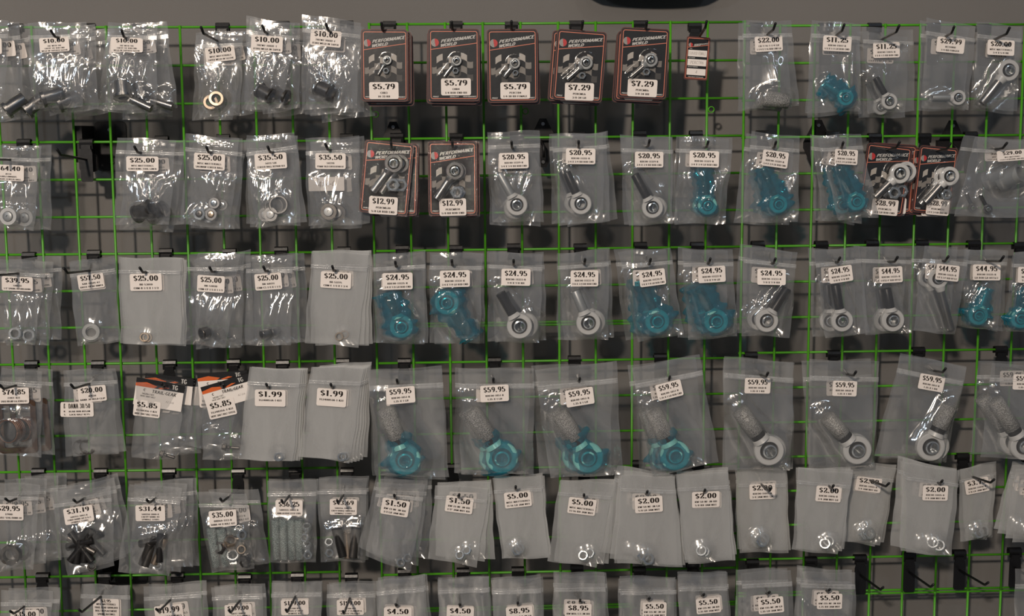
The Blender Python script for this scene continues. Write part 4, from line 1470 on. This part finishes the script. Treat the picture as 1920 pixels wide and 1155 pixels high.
T3 = [(7, [(699, 477), (797, 470), (803, 644), (705, 644)], (754, 467, 741, 491), (746, 526, 56, 31, 0), ['$24.95', 'RDE00-11235-R', '3/4 X 7/8 LH ROD END'], (753, 612, 22, 728, 553, 't', 'dark', 1.15), [(2, -3, 2)], 'g'),
      (8, [(805, 473), (904, 474), (900, 644), (806, 642)], (855, 467, 847, 488), (853, 521, 56, 31, 0), ['$24.95', 'RDE00-11231-R', '3/4 X 7/8 LH ROD END'], (838, 567, 23, 878, 628, 't', 'dark', 1.25), [(-2, 3, 2)], 'g'),
      (9, [(914, 471), (1018, 477), (1011, 643), (915, 640)], (963, 464, 963, 488), (967, 519, 55, 31, 2), ['$24.95', 'RDE00-11233-R', '7/8 X 7/8 RH'], (974, 611, 24, 938, 549, 'a', 'dark', 0), [(-4, 4, 0)], 's'),
      (10, [(1045, 475), (1142, 467), (1140, 637), (1045, 637)], (1088, 464, 1097, 486), (1095, 521, 53, 30, 1), ['$24.95', 'RDE00-11233-R', '7/8 X 3/4 RH ROD END'], (1103, 605, 23, 1078, 545, 'a', 'grey', 0), [(-3, 5, -1)], 's'),
      (11, [(1159, 472), (1257, 464), (1281, 626), (1195, 641)], (1201, 461, 1220, 486), (1221, 519, 50, 30, -6), ['$24.95', 'RDE00-11232-R', '7/8 X 7/8 LH ROD END'], (1232, 602, 23, 1205, 528, 't', 'dark', 1.25), [(5, -8, 0)], 'g'),
      (12, [(1278, 468), (1373, 468), (1383, 631), (1291, 638)], (1307, 461, 1332, 485), (1332, 513, 53, 30, -2), ['$24.95', 'RDE00-11233-R', '7/8 X 7/8 LH'], (1342, 602, 23, 1310, 541, 't', 'dark', 1.2), [(4, -7, -1)], 's'),
      (13, [(1395, 461), (1494, 472), (1482, 633), (1391, 629)], (1421, 459, 1454, 485), (1444, 518, 53, 30, 1), ['$24.95', 'RDE00-11233-R', '7/8 X 7/8 RH'], (1437, 601, 22, 1476, 540, 'a', 'dark', 0), [(3, -6, -2)], 's'),
      (14, [(1526, 470), (1612, 462), (1630, 624), (1547, 635)], (1540, 459, 1575, 483), (1573, 513, 47, 30, -7), ['$24.95', 'RDE00-11230-R', '7/8 X 7/8 RH'], (1578, 601, 21, 1566, 534, 'a', 'dark', 0), [(5, -8, 0)], 's'),
      (15, [(1611, 461), (1710, 465), (1709, 624), (1622, 627)], (1635, 457, 1683, 482), (1667, 514, 46, 30, -2), ['$44.95', 'RDE00-11235-R', '7/8"X3/4" ROD OFFSET'], (1673, 600, 22, 1662, 541, 'a', 'dark', 0), [(2, -5, 1)], 's'),
      (16, [(1733, 461), (1818, 469), (1790, 628), (1712, 620)], (1728, 457, 1778, 481), (1772, 510, 47, 30, 7), ['$44.95', 'RDE00-11235-R', '7/8" X 3/4" ROD OFFSET'], (1758, 522, 19, 1783, 618, 'a', 'steel', 0), [(-4, -16, -2)], 's'),
      (17, [(1811, 467), (1889, 469), (1880, 621), (1804, 613)], (1826, 458, 1882, 481), (1847, 510, 53, 30, 1), ['$44.95', 'RDE00-11235-R', 'LH ROD LH OFFSET'], (1833, 591, 19, 1850, 545, 'p', 'grey', 1.1), [(2, 3, 1)], 's'),
      (18, [(1902, 473), (1975, 472), (1970, 625), (1888, 622)], (1912, 461, 1958, 481), (1929, 515, 52, 30, 3), ['$44.95', 'RDE00-11236-R', '7/8 LH OFFSET'], (1912, 597, 19, 1925, 545, 't', 'dark', 1.1), [(2, 3, 1)], 's')]
for n, q, hk, lb, ln, rd, bk, sty in T3:
    bag(3, n, q, hk, lb, ln, [('rod',) + rd], sty, fr={15: .65, 16: .8, 17: .45}.get(n, .78), back=bk,
        note={8: 'teal rod end upside down', 13: 'rod end pointing up right', 16: 'rod end ring behind its label', 18: 'rod end cut off by edge'}.get(n, ''))

# ------------------------------------------------------------------ fourth row
bag(4, 1, [(4, 690), (79, 697), (77, 858), (-18, 850)], (59, 683, 0, 722), (28, 741, 55, 30, 0), ['$74.85', 'FOOT-KIT', 'SPIDER HUB AND SEAL REBUILD KIT'],
    [('cap', 22, 807, 22, M_RUBBER, 0), ('gasket', 33, 800, 72, 102)], 's', fr=.5, back=[(-2, 14, 0)], note='round seal and brown gasket')
bag(4, 2, [(125, 694), (217, 690), (236, 845), (136, 856)], (184, 683, 133, 721), (173, 738, 53, 30, -4), ['$20.00', 'A7S18', 'DANA 30 HELD CLIP'],
    [('clip', 164, 838, 15)], 's', fr=.35, back=[(3, -8, 2)], extra_label=(150, 767, 52, 28, 0, ['DANA 30/50', 'REAR HUB NYLON', 'LOCK HALF KEYS']))


def header_bag(n, bagq, cardq, pricelab, hk, bolt, label, blabels, lean):
    """zip bag with a folded printed header card"""
    hook = make_hook(*hk, label.replace('bag', 'hook').split(' with')[0] if False else 'black hook with wide plate carrying the %s header card bags' % lean)
    hole = rod_at(hook, .8)
    d = -hole.y
    P = [U(x, y, -d) for x, y in cardq]
    c = (P[0] + P[1]) / 2
    ax = (P[1] - P[0]).normalized()
    ang = math.atan2(ax.z, ax.x)
    W, H = (P[1] - P[0]).length, (P[3] - P[0]).length
    root = empty('header_card_bag', c)
    root.rotation_euler.y = -ang
    tag(root, label, 'bag', 'bags with orange and black header cards')
    Ri = Matrix.Rotation(ang, 4, 'Y')
    s = scl(-d)

    def loc(px, py):
        v = Ri @ (U(px, py, -d) - c)
        return v.x, v.z
    hh = H * .30                                           # printed head
    hd = MB().prism([(-W / 2, 0), (W / 2, 0), (W / 2, -hh), (-W / 2, -hh)][::-1], -.0022, -.0012).build('header_card', M_CARD, root)
    MB().prism([(-W / 2, -.0005), (W / 2, -.0005), (W / 2, -hh), (-W / 2, -hh)][::-1], .0012, .0022).build('header_back', M_CARD, root)
    o_ = MB()
    o_.add([(-W * .5, -.0024, -hh * .62), (-W * .28, -.0024, -hh * .40), (-W * .05, -.0024, -hh * .72), (-W * .12, -.0024, -hh), (-W * .5, -.0024, -hh)], [(0, 1, 2, 3, 4)])
    o_.add([(-W * .04, -.0024, -hh * .9), (W * .12, -.0024, -hh * .6), (W * .2, -.0024, -hh * .7), (W * .02, -.0024, -hh)], [(0, 1, 2, 3)])
    o_.build('orange_flame', M_FIRE, hd)
    g_ = MB()
    strokes(g_, 'TG', W * .31, -hh * .50, hh * .52, 0, .24, .20, False, 0, 1.0, y=-.0026)
    g_.build('printed_initials', M_WHITE, hd)
    w_ = MB().prism([(-W / 2, -hh), (W / 2, -hh), (W / 2, -H), (-W / 2, -H)][::-1], -.0020, -.0012).build('white_panel', M_CARDW, root)
    t_ = MB()
    strokes(t_, 'TRAIL-GEAR', W * .10, -hh - H * .12, H * .115, 0, .20, .12, False, .1, 1.2, maxw=W * .54, y=-.0023)
    strokes(t_, '140356-1-KIT', -W * .22, -hh - H * .25, H * .065, 0, .16, .13, False, 0, 1.0, maxw=W * .40, y=-.0023, align=0)
    strokes(t_, 'DRIVE SHAFT BOLT', -W * .22, -hh - H * .34, H * .055, 0, .16, .13, False, 0, 1.0, maxw=W * .38, y=-.0023)
    for k in range(3):                                     # emblem: a small tyre on rock
        t_.add([(x, -.0023, z) for x, z in arc(-W * .30, -hh - H * .11, H * (.05 - .012 * k), H * (.05 - .012 * k), 20 + 40 * k, 300, 10) + arc(-W * .30, -hh - H * .11, H * (.043 - .012 * k), H * (.043 - .012 * k), 20 + 40 * k, 300, 10)],
               [(i, i + 1, 12 + i, 11 + i) for i in range(10)])
    t_.build('printed_title', M_INK, w_)
    pen = MB()
    strokes(pen, 'AZ 214', W * .24, -hh - H * .42, H * .07, -.05, .07, .05, False, .2, 1.2, y=-.0023)
    pen.build('handwriting', M_PEN, w_)
    # the film pouch below
    B = Bag(bagq, d, c, n * 3.3, .5, [], None, .02)
    B.P = [Ri @ (U(x, y, -d) - c) for x, y in bagq]
    B.ex, B.ez = B.P[1] - B.P[0], B.P[3] - B.P[0]
    B.det = B.ex.x * B.ez.z - B.ex.z * B.ez.x
    it, nm, bl = goods(('bolt',) + bolt + (M_DARKST,), d, None, '')
    it['label'] = 'dark flange bolt at the bottom of the %s header card bag' % lean
    it['group'] = 'goods inside the fourth row bags'
    bx, bz = loc((bolt[0] + bolt[3]) / 2, (bolt[1] + bolt[4]) / 2)
    B.bul = [(bx, bz, .022, .008)]
    B.film(root, (M_CLEAR, M_CLEARB))
    lx, lz = loc(pricelab[0], pricelab[1])
    price_label(root, ['$5.85', 'TG140356-1-KIT', 'DRIVE SHAFT BOLT TOYOTA'], lx, lz, pricelab[2] * s, pricelab[3] * s, math.radians(-pricelab[4]) - ang, lambda x, z: -.0024)
    for k, (rot, dx, dz, lb_) in enumerate(blabels):
        b = copy_tree(root)
        b.location = c + Vector((dx * s, (k + 1) * .012, -dz * s))
        b.rotation_euler.y = -ang + math.radians(rot)
        b['label'] = lb_


header_bag(3, [(255, 716), (346, 728), (331, 863), (247, 858)], [(257, 707), (347, 722), (339, 772), (249, 757)], (276, 766, 50, 31, 8), (318, 682, 303, 719), (301, 850, 6, 327, 858),
           'bag with black header card, left of two, $5.85, bolt at bottom right',
           [(-3, 14, -8, 'black header card just behind the left $5.85 header card'), (-6, 26, -3, 'rearmost header card bag behind the left $5.85 one')], 'left')
header_bag(4, [(377, 735), (462, 712), (462, 862), (380, 863)], [(376, 726), (466, 700), (478, 746), (386, 772)], (416, 765, 53, 34, -12), (438, 680, 412, 718), (418, 838, 6, 449, 840),
           'bag with orange and black header card, right of two, $5.85, partly hidden',
           [(12, -6, -14, 'header card bag upright behind the right $5.85 header card')], 'right')
# orange showing card behind the right header bag
oc = U(408, 733, -.085)
orr = empty('header_card', oc)
tag(orr, 'orange header card edge behind the right $5.85 header card', 'header card')
s_ = scl(-.085)
MB().prism([(-35 * s_, 26 * s_), (40 * s_, 25 * s_), (40 * s_, -25 * s_), (-37 * s_, -27 * s_)][::-1], -.0006, .0006).build('card', M_FIRE, orr)
MB().prism([(-28 * s_, -4 * s_), (38 * s_, -4 * s_), (38 * s_, -40 * s_), (-28 * s_, -34 * s_)][::-1], -.0010, -.0007).build('white_panel', M_CARDW, orr)

bag(4, 5, [(467, 689), (564, 694), (549, 866), (447, 862)], (530, 682, 499, 720), (507, 746, 58, 32, 2), ['$1.99', 'TG140051A-1-KIT'],
    [('ring', 522, 856, 9, .6, .5, M_CHROME, 'small faint washer')], 'm', fr=.85, back=[(0, 3, 0), (-1, 6, 1), (-1, 9, 2), (-2, 11, 1)])
bag(4, 6, [(583, 687), (681, 690), (656, 868), (560, 855)], (643, 679, 620, 720), (622, 745, 56, 34, 5), ['$1.99', 'TG140051A-1-KIT'],
    [('ring', 641, 856, 9, .6, .5, M_CHROME, 'small faint washer')], 'm', fr=.85, back=[(-1, 3, 0), (-2, 7, 0), (-3, 10, 0), (-4, 13, -1), (-6, 16, -4)])
T4 = [(7, [(690, 694), (829, 686), (842, 895), (704, 892)], (758, 679, 744, 712), (752, 738, 54, 31, -3), ['$59.95', 'RDE00-1851-R', '1.25 X 1 LH'], (760, 861, 30, 724, 768, 't', 'net', .96), [(2, -2, 5)]),
      (8, [(860, 690), (1002, 690), (1000, 889), (864, 889)], (927, 677, 925, 710), (927, 735, 54, 31, -1), ['$59.95', 'RDE00-1851-R', '1.25 X 1 LH'], (941, 857, 31, 884, 772, 't', 'net', .96), [(2, -8, 2)]),
      (9, [(1003, 694), (1156, 677), (1167, 889), (1031, 896)], (1077, 674, 1087, 709), (1086, 742, 54, 32, -7), ['$59.95', 'RDE00-1851-R', '1.25 X 1 LH'], (1102, 857, 30, 1050, 778, 't', 'net', 1.0), [(4, -8, -1)]),
      (10, [(1184, 690), (1311, 664), (1348, 866), (1223, 893)], (1238, 670, 1256, 706), (1253, 729, 50, 31, -13), ['$59.95', 'RDE00-1851-R', '1.25 X 1 LH ROD END'], (1265, 853, 29, 1225, 773, 't', 'net', .96), [(4, -8, 2)]),
      (11, [(1357, 667), (1489, 680), (1483, 882), (1355, 880)], (1408, 667, 1440, 699), (1420, 723, 50, 30, 2), ['$59.95', 'RDE00-1850-R', '1.25 X 1 RH'], (1441, 844, 29, 1388, 771, 'a', 'net', 0), [(-2, 4, 2)]),
      (12, [(1519, 674), (1649, 678), (1639, 877), (1516, 880)], (1563, 664, 1605, 697), (1583, 728, 47, 30, 2), ['$59.95', 'RDE00-1850-R', '1.25 X 1 RH'], (1606, 843, 28, 1552, 783, 'a', 'net', 0), [(-4, -8, 0)]),
      (13, [(1689, 661), (1814, 689), (1763, 868), (1639, 854)], (1722, 658, 1773, 691), (1745, 717, 50, 30, 11), ['$59.95', 'RDE00-1851-R', '1.25 X 1 RH'], (1744, 837, 28, 1778, 763, 'a', 'net', 0), [(-3, 8, 2)]),
      (14, [(1859, 682), (1985, 685), (1975, 862), (1838, 858)], (1877, 656, 1936, 690), (1922, 716, 50, 30, 2), ['$59.95', 'RDE00-1851-R', '1.25 X 1 RH'], (1919, 835, 28, 1866, 752, 'a', 'net', 0), [(-2, -18, -6)])]
for n, q, hk, lb, ln, rd, bk in T4:
    bag(4, n, q, hk, lb, ln, [('rod',) + rd], 's', fr={11: .6, 12: .6, 13: .6}.get(n, .9), back=bk, gap=.022,
        note={13: 'netted rod end pointing up right', 14: 'netted rod end cut off'}.get(n, 'large teal rod end' if n < 11 else 'large white ring rod end'))

# ------------------------------------------------------------------ fifth row
bag(5, 1, [(-6, 905), (75, 908), (63, 1067), (-12, 1072)], (72, 885, 10, 935), (17, 960, 55, 31, 2), ['$29.95', '11980', '9" AXLE SEAL/DANA 60'],
    [('ring', 20, 1040, 19, .64, .55, M_DARKST, 'dark steel seal ring')], 's', fr=.7, back=[(-4, 8, -6), (-7, 24, -6), (-8, 34, -8)])
STU = [('stud', 132, 998, 8, 176, 1050, M_SHANK), ('stud', 126, 1026, 8, 178, 1010, M_SHANK), ('stud', 154, 988, 8, 146, 1054, M_SHANK), ('stud', 178, 996, 8, 134, 1050, M_SHANK), ('stud', 128, 1008, 7, 182, 1034, M_DARKST), ('stud', 166, 990, 8, 160, 1052, M_SHANK), ('nut', 172, 1062, 8, (.3, -1, .3), M_DARKST)]
bag(5, 2, [(94, 922), (208, 912), (215, 1061), (128, 1080)], (189, 885, 138, 937), (149, 964, 55, 31, -8), ['$31.19', '500255-2003-R', 'FORD DANA 60 6/6.5', 'SPINDLE STUDS'],
    STU, 'g', fr=.7, back=[(-6, 6, -8), (-9, 10, -12)], note='dark threaded studs')
bag(5, 3, [(243, 908), (342, 915), (317, 1080), (221, 1072)], (317, 885, 275, 937), (282, 962, 56, 31, 1), ['$31.44', '500250-2000-R', 'CHEVY DANA 44', 'SPINDLE STUDS'],
    [('stud', 292, 1006, 8, 274, 1058, M_DARKST), ('stud', 262, 1020, 8, 298, 1012, M_SHANK), ('stud', 302, 1000, 8, 300, 1052, M_SHANK), ('stud', 266, 1058, 8, 284, 1016, M_DARKST), ('stud', 310, 1010, 7, 290, 1056, M_BRONZE), ('nut', 296, 1060, 7, (.2, -1, .1), M_CHROME)],
    'g', fr=.7, back=[(-4, 8, -2), (-8, 18, -6), (-10, 22, -3)], note='brownish threaded studs')
bag(5, 4, [(368, 922), (462, 926), (476, 1066), (396, 1074)], (447, 885, 413, 935), (419, 970, 52, 31, -3), ['$35.00', 'BBD60-1113-R', 'DANA 44 U-BOLT KIT'],
    [('net', 396, 990, 9, 406, 1062, M_NETG), ('net', 414, 992, 9, 424, 1060, M_NETG), ('nut', 450, 1003, 10, (.6, -.7, .2), M_CHROME), ('nut', 432, 1018, 12, (.2, -.8, .9), M_BRONZE), ('nut', 416, 1026, 12, (-.5, -1, .2), M_DARKST), ('nut', 452, 1031, 9, (.2, -.9, .4), M_BRONZE), ('nut', 437, 1044, 12, (.1, -1, .8), M_CHROME), ('nut', 457, 1052, 10, (.5, -1, .1), M_DARKST)],
    's', fr=.6, back=[(-3, 20, -4)], note='nuts and netted studs')
bag(5, 5, [(500, 902), (593, 900), (593, 1055), (507, 1055)], (554, 884, 528, 938), (543, 950, 52, 30, 1), ['$36.25', '500255-1002-R', 'DANA 60 HIGH STEER STUDS'],
    [('net', 516, 975, 8, 519, 1048, M_NETG), ('net', 531, 974, 8, 533, 1048, M_NETG), ('net', 546, 974, 8, 548, 1048, M_NETG), ('net', 560, 975, 8, 562, 1048, M_NETG)]
    + [('nut', x_, y_, 8, a_, M_CHROME) for x_, y_, a_ in ((575, 990, (.1, -.6, .9)), (573, 1008, (-.3, -1, .3)), (575, 1024, (.1, -.4, .9)), (576, 1040, (.3, -1, .2)))],
    's', fr=.45, back=[(1, 0, 0)], note='four netted studs and four nuts')
bag(5, 6, [(593, 897), (688, 896), (686, 1054), (602, 1054)], (651, 884, 632, 938), (644, 950, 52, 31, 2), ['$43.69', '500256-1003-R', 'CHEV/DODGE KNUCKLE', 'SPINDLE STUDS'],
    [('stud', 630, 990, 10, 645, 1042, M_SHANK), ('stud', 668, 988, 10, 662, 1042, M_DARKST), ('stud', 650, 1000, 8, 654, 1044, M_BRONZE), ('nut', 616, 1018, 8, (.2, -1, .7), M_CHROME), ('nut', 616, 1036, 8, (.4, -1, .2), M_CHROME), ('nut', 658, 1024, 7, (.2, -1, .4), M_CHROME)],
    's', fr=.45, back=[(-1, 2, 0)], note='dark studs and bright nuts')
NA, NB2 = (.30, -1, .35), (-.35, -1, .60)
T5 = [(7, [(708, 905), (798, 909), (770, 1072), (685, 1043)], (748, 877, 739, 928), (741, 951, 53, 32, 11), ['$1.50', 'RW-12-NF-JN-RH', '1/2 LH JAM NUT'], (750, 1055, 8), [(-3, 6, -6), (-8, 16, -12), (5, -6, -4)], 'g', .8),
      (8, [(817, 909), (917, 915), (893, 1064), (802, 1046)], (850, 876, 861, 927), (861, 946, 53, 32, 8), ['$1.50', 'RW-12-NF-JN-RH', '1/2" JAM NUT RH'], (864, 1042, 9), [(-4, 6, -8), (-11, 10, -5)], 'm', .8),
      (9, [(923, 897), (1014, 892), (1028, 1046), (941, 1048)], (965, 873, 967, 912), (971, 936, 52, 31, -5), ['$5.00', 'MISC MATTERIALS', '11/16 LH JAM NUT'], (967, 1032, 10), [(-1, 3, -3), (1, 6, 1)], 'm', .8),
      (10, [(1049, 900), (1152, 907), (1119, 1064), (1027, 1052)], (1095, 872, 1095, 927), (1091, 949, 54, 32, 8), ['$5.00', 'MISC MATTERIALS', '11/16 RH JAM NUT'], (1095, 1043, 10), [(-4, 4, -3), (-7, 6, -1)], 'm', .8),
      (11, [(1165, 890), (1265, 894), (1281, 1064), (1153, 1056)], (1197, 870, 1214, 921), (1216, 945, 54, 32, -3), ['$2.00', 'RW-58-NF-JN-LH', '5/8 LH JAM NUT'], (1212, 1048, 12), [(2, -4, -6), (7, -12, -12), (-2, 2, 2), (1, 3, -1)], 'm', .85),
      (12, [(1267, 890), (1363, 885), (1373, 1050), (1284, 1056)], (1308, 868, 1322, 918), (1323, 936, 54, 32, -1), ['$2.00', 'RW-58-NF-JN-RH', '5/8 RH JAM NUT'], (1316, 1034, 11), [(-1, 4, 3), (1, 2, -3), (-2, 5, -6)], 'm', .85),
      (13, [(1381, 885), (1473, 884), (1477, 1036), (1386, 1036)], (1416, 868, 1446, 915), (1429, 921, 50, 31, -2), ['$2.00', 'RDE00-11015-R', '3/4 JAM NUT LH'], (1424, 1015, 12), [(-1, 3, -4), (1, -1, -5)], 'm', .4),
      (14, [(1496, 878), (1599, 888), (1571, 1040), (1485, 1031)], (1536, 866, 1563, 910), (1553, 926, 50, 31, 5), ['$2.00', 'RDE00-11016-R', '3/4 JAM NUT LH'], (1547, 1021, 11), [(-3, 2, -4), (-6, 0, -6)], 'm', .7),
      (15, [(1590, 868), (1680, 877), (1651, 1022), (1580, 1014)], (1612, 862, 1667, 906), (1628, 908, 50, 29, 8), ['$2.00', 'RDE00-11025-R', '3/4 JAM NUT RH'], (1626, 1000, 12), [(2, -4, 2), (-3, 4, -3)], 'm', .35),
      (16, [(1697, 868), (1799, 883), (1784, 1043), (1699, 1036)], (1730, 858, 1767, 901), (1753, 924, 50, 30, 2), ['$2.00', 'RDE00-11025-R', '3/4 JAM NUT RH'], (1760, 1024, 12), [(3, -5, -5), (6, -16, -6), (1, -6, 0)], 'm', .8),
      (17, [(1797, 880), (1866, 868), (1850, 1011), (1800, 1015)], (1805, 857, 1864, 899), (1831, 910, 47, 29, -11), ['$3.75', 'RDE00-11026-R', '7/8 LH JAM NUT'], (1831, 999, 11), [(-3, 6, -2)], 'm', .35),
      (18, [(1911, 888), (1990, 885), (1985, 1020), (1897, 1017)], (1925, 853, 1990, 897), (1943, 920, 50, 30, 2), ['$3.75', 'RDE00-11027-R', '7/8 RH JAM NUT'], (1940, 1000, 11), [(3, -6, -4), (7, -12, -8), (10, -12, -12)], 'm', .7)]
for n, q, hk, lb, ln, nt_, bk, sty, fr_ in T5:
    bag(5, n, q, hk, lb, ln, [('nut',) + nt_ + ((NA if n % 2 else NB2), M_CHROME)], sty, fr=fr_, back=bk,
        note='hex nut, at the right edge' if n == 18 else 'single hex nut')

# ------------------------------------------------------------------ bottom row (bags run out of the picture)
T6 = [(1, [(2, 1106), (99, 1108), (90, 1275), (2, 1275)], (80, 1081, 19, 1146), (47, 1158, 54, 32, 2), ['$35.00', 'MISC MATTERIALS'], .6, [(-2, 14, -4)], 's'),
      (2, [(152, 1095), (241, 1096), (243, 1265), (148, 1265)], (197, 1081, 148, 1143), (200, 1141, 50, 42, 2), ['$2.95', 'MISC MATTERIALS', 'TRAIL GEAR SHOULDER', 'BOLT REPLACEMENT', 'SPRING RATINGS', 'SOLD INDIVIDUALLY'], .15, [(0, 3, 1)], 's'),
      (3, [(270, 1100), (378, 1094), (380, 1265), (274, 1265)], (333, 1080, 293, 1142), (318, 1150, 54, 36, -5), ['$19.99', 'MISC MATTERIALS', 'BUSHING KIT'], .35, [(-1, 10, -4)], 's'),
      (4, [(397, 1100), (492, 1098), (494, 1265), (402, 1265)], (459, 1083, 429, 1144), (447, 1148, 52, 32, -1), ['$139.00', 'HAYT-10REV', 'TOYOTA 5.3" CLAMSHELL', 'REBUSH KIT'], .35, [(-1, 6, -3)], 's'),
      (5, [(508, 1093), (602, 1092), (604, 1265), (512, 1265)], (558, 1080, 536, 1143), (553, 1138, 53, 31, 0), ['$119.00', 'L5700-KIT', 'TOYO\'S 6" BEST'.replace("'", ''), 'REMOTE KIT'], .2, [(1, 1, -2)], 's'),
      (6, [(612, 1095), (704, 1093), (708, 1265), (616, 1265)], (659, 1082, 643, 1146), (657, 1138, 52, 31, 0), ['$159.00', 'L5700-KIT', 'TOYOTA 3" CLAMSHELL', 'REMOTE PILO KIT'], .2, [(-1, 4, -3)], 's'),
      (7, [(706, 1090), (795, 1080), (802, 1265), (712, 1265)], (758, 1073, 742, 1133), (746, 1153, 54, 32, 2), ['$4.50', 'RW-1-NF-JN-LH', '1 LH JAM NUT'], .85, [(-1, 3, -2), (2, 1, -4), (-2, 8, 1)], 'g'),
      (8, [(821, 1086), (917, 1081), (922, 1265), (824, 1265)], (868, 1072, 862, 1133), (863, 1152, 53, 32, 2), ['$4.50', 'RW-1-NF-JN-RH', '1 RH JAM NUT'], .85, [(1, 0, -2), (-1, 2, 2)], 'g'),
      (9, [(921, 1088), (1014, 1083), (1022, 1265), (928, 1265)], (971, 1070, 971, 1130), (974, 1151, 52, 32, -3), ['$8.95', 'RW-M16-2.0-JN-LH', 'M16X2.0 LH JAM NUT'], .85, [(1, 3, -2), (-2, 1, -4)], 'g'),
      (10, [(1038, 1080), (1134, 1080), (1142, 1265), (1042, 1265)], (1082, 1066, 1088, 1125), (1084, 1146, 52, 32, 2), ['$8.95', 'RW-M16-1.5-JN-RH', 'M16X1.5 RH JAM NUT'], .85, [(1, -2, -8), (-2, 4, -4)], 'g'),
      (11, [(1162, 1088), (1268, 1086), (1272, 1265), (1170, 1265)], (1199, 1070, 1218, 1121), (1227, 1143, 47, 31, 1), ['$5.50', 'RW-125-NF-JN-LH', '1.25 LH JAM NUT'], .85, [(1, -4, -3), (3, -3, -6)], 'h'),
      (12, [(1271, 1080), (1363, 1078), (1370, 1265), (1276, 1265)], (1299, 1061, 1320, 1114), (1328, 1135, 48, 31, -5), ['$5.50', 'RW-125-NF-JN-RH', '1.25 RH JAM NUT'], .85, [(-1, 3, -3), (1, 0, -6)], 'h'),
      (13, [(1390, 1074), (1484, 1068), (1492, 1265), (1398, 1265)], (1411, 1055, 1443, 1110), (1445, 1134, 50, 32, -5), ['$5.50', 'RW-125-NF-JN-LH', '1.25 LH JAM NUT'], .85, [(2, -8, -5), (4, -12, -3)], 'g'),
      (14, [(1500, 1072), (1603, 1075), (1608, 1265), (1505, 1265)], (1520, 1051, 1556, 1105), (1555, 1127, 50, 31, 1), ['$5.50', 'RW-125-NF-JN-RH', '1.25 RH JAM NUT'], .85, [(1, -6, -6), (4, -8, -7)], 'h')]
for n, q, hk, lb, ln, fr_, bk, sty in T6:
    bag(6, n, q, hk, lb, ln, [], sty, fr=fr_, back=bk, note='lower half out of the picture', seal=.12 if n > 1 else .14)
for cx_, cyy, tx_, ty_, wh in ((1613, 1047, 1656, 1101, 'leftmost'), (1705, 1042, 1750, 1096, 'second from the left'), (1799, 1038, 1853, 1092, 'third from the left')):
    make_hook(cx_, cyy, tx_, ty_, 'empty black hook at bottom right, %s of the empty ones there' % wh)
bag(6, 19, [(1903, 1066), (1990, 1066), (1990, 1265), (1904, 1265)], (1903, 1034, 1958, 1090), (1960, 1125, 50, 30, 0), ['$5.50', 'JAM NUT'], [], 's', fr=.6, back=[], note='almost wholly outside the right edge')
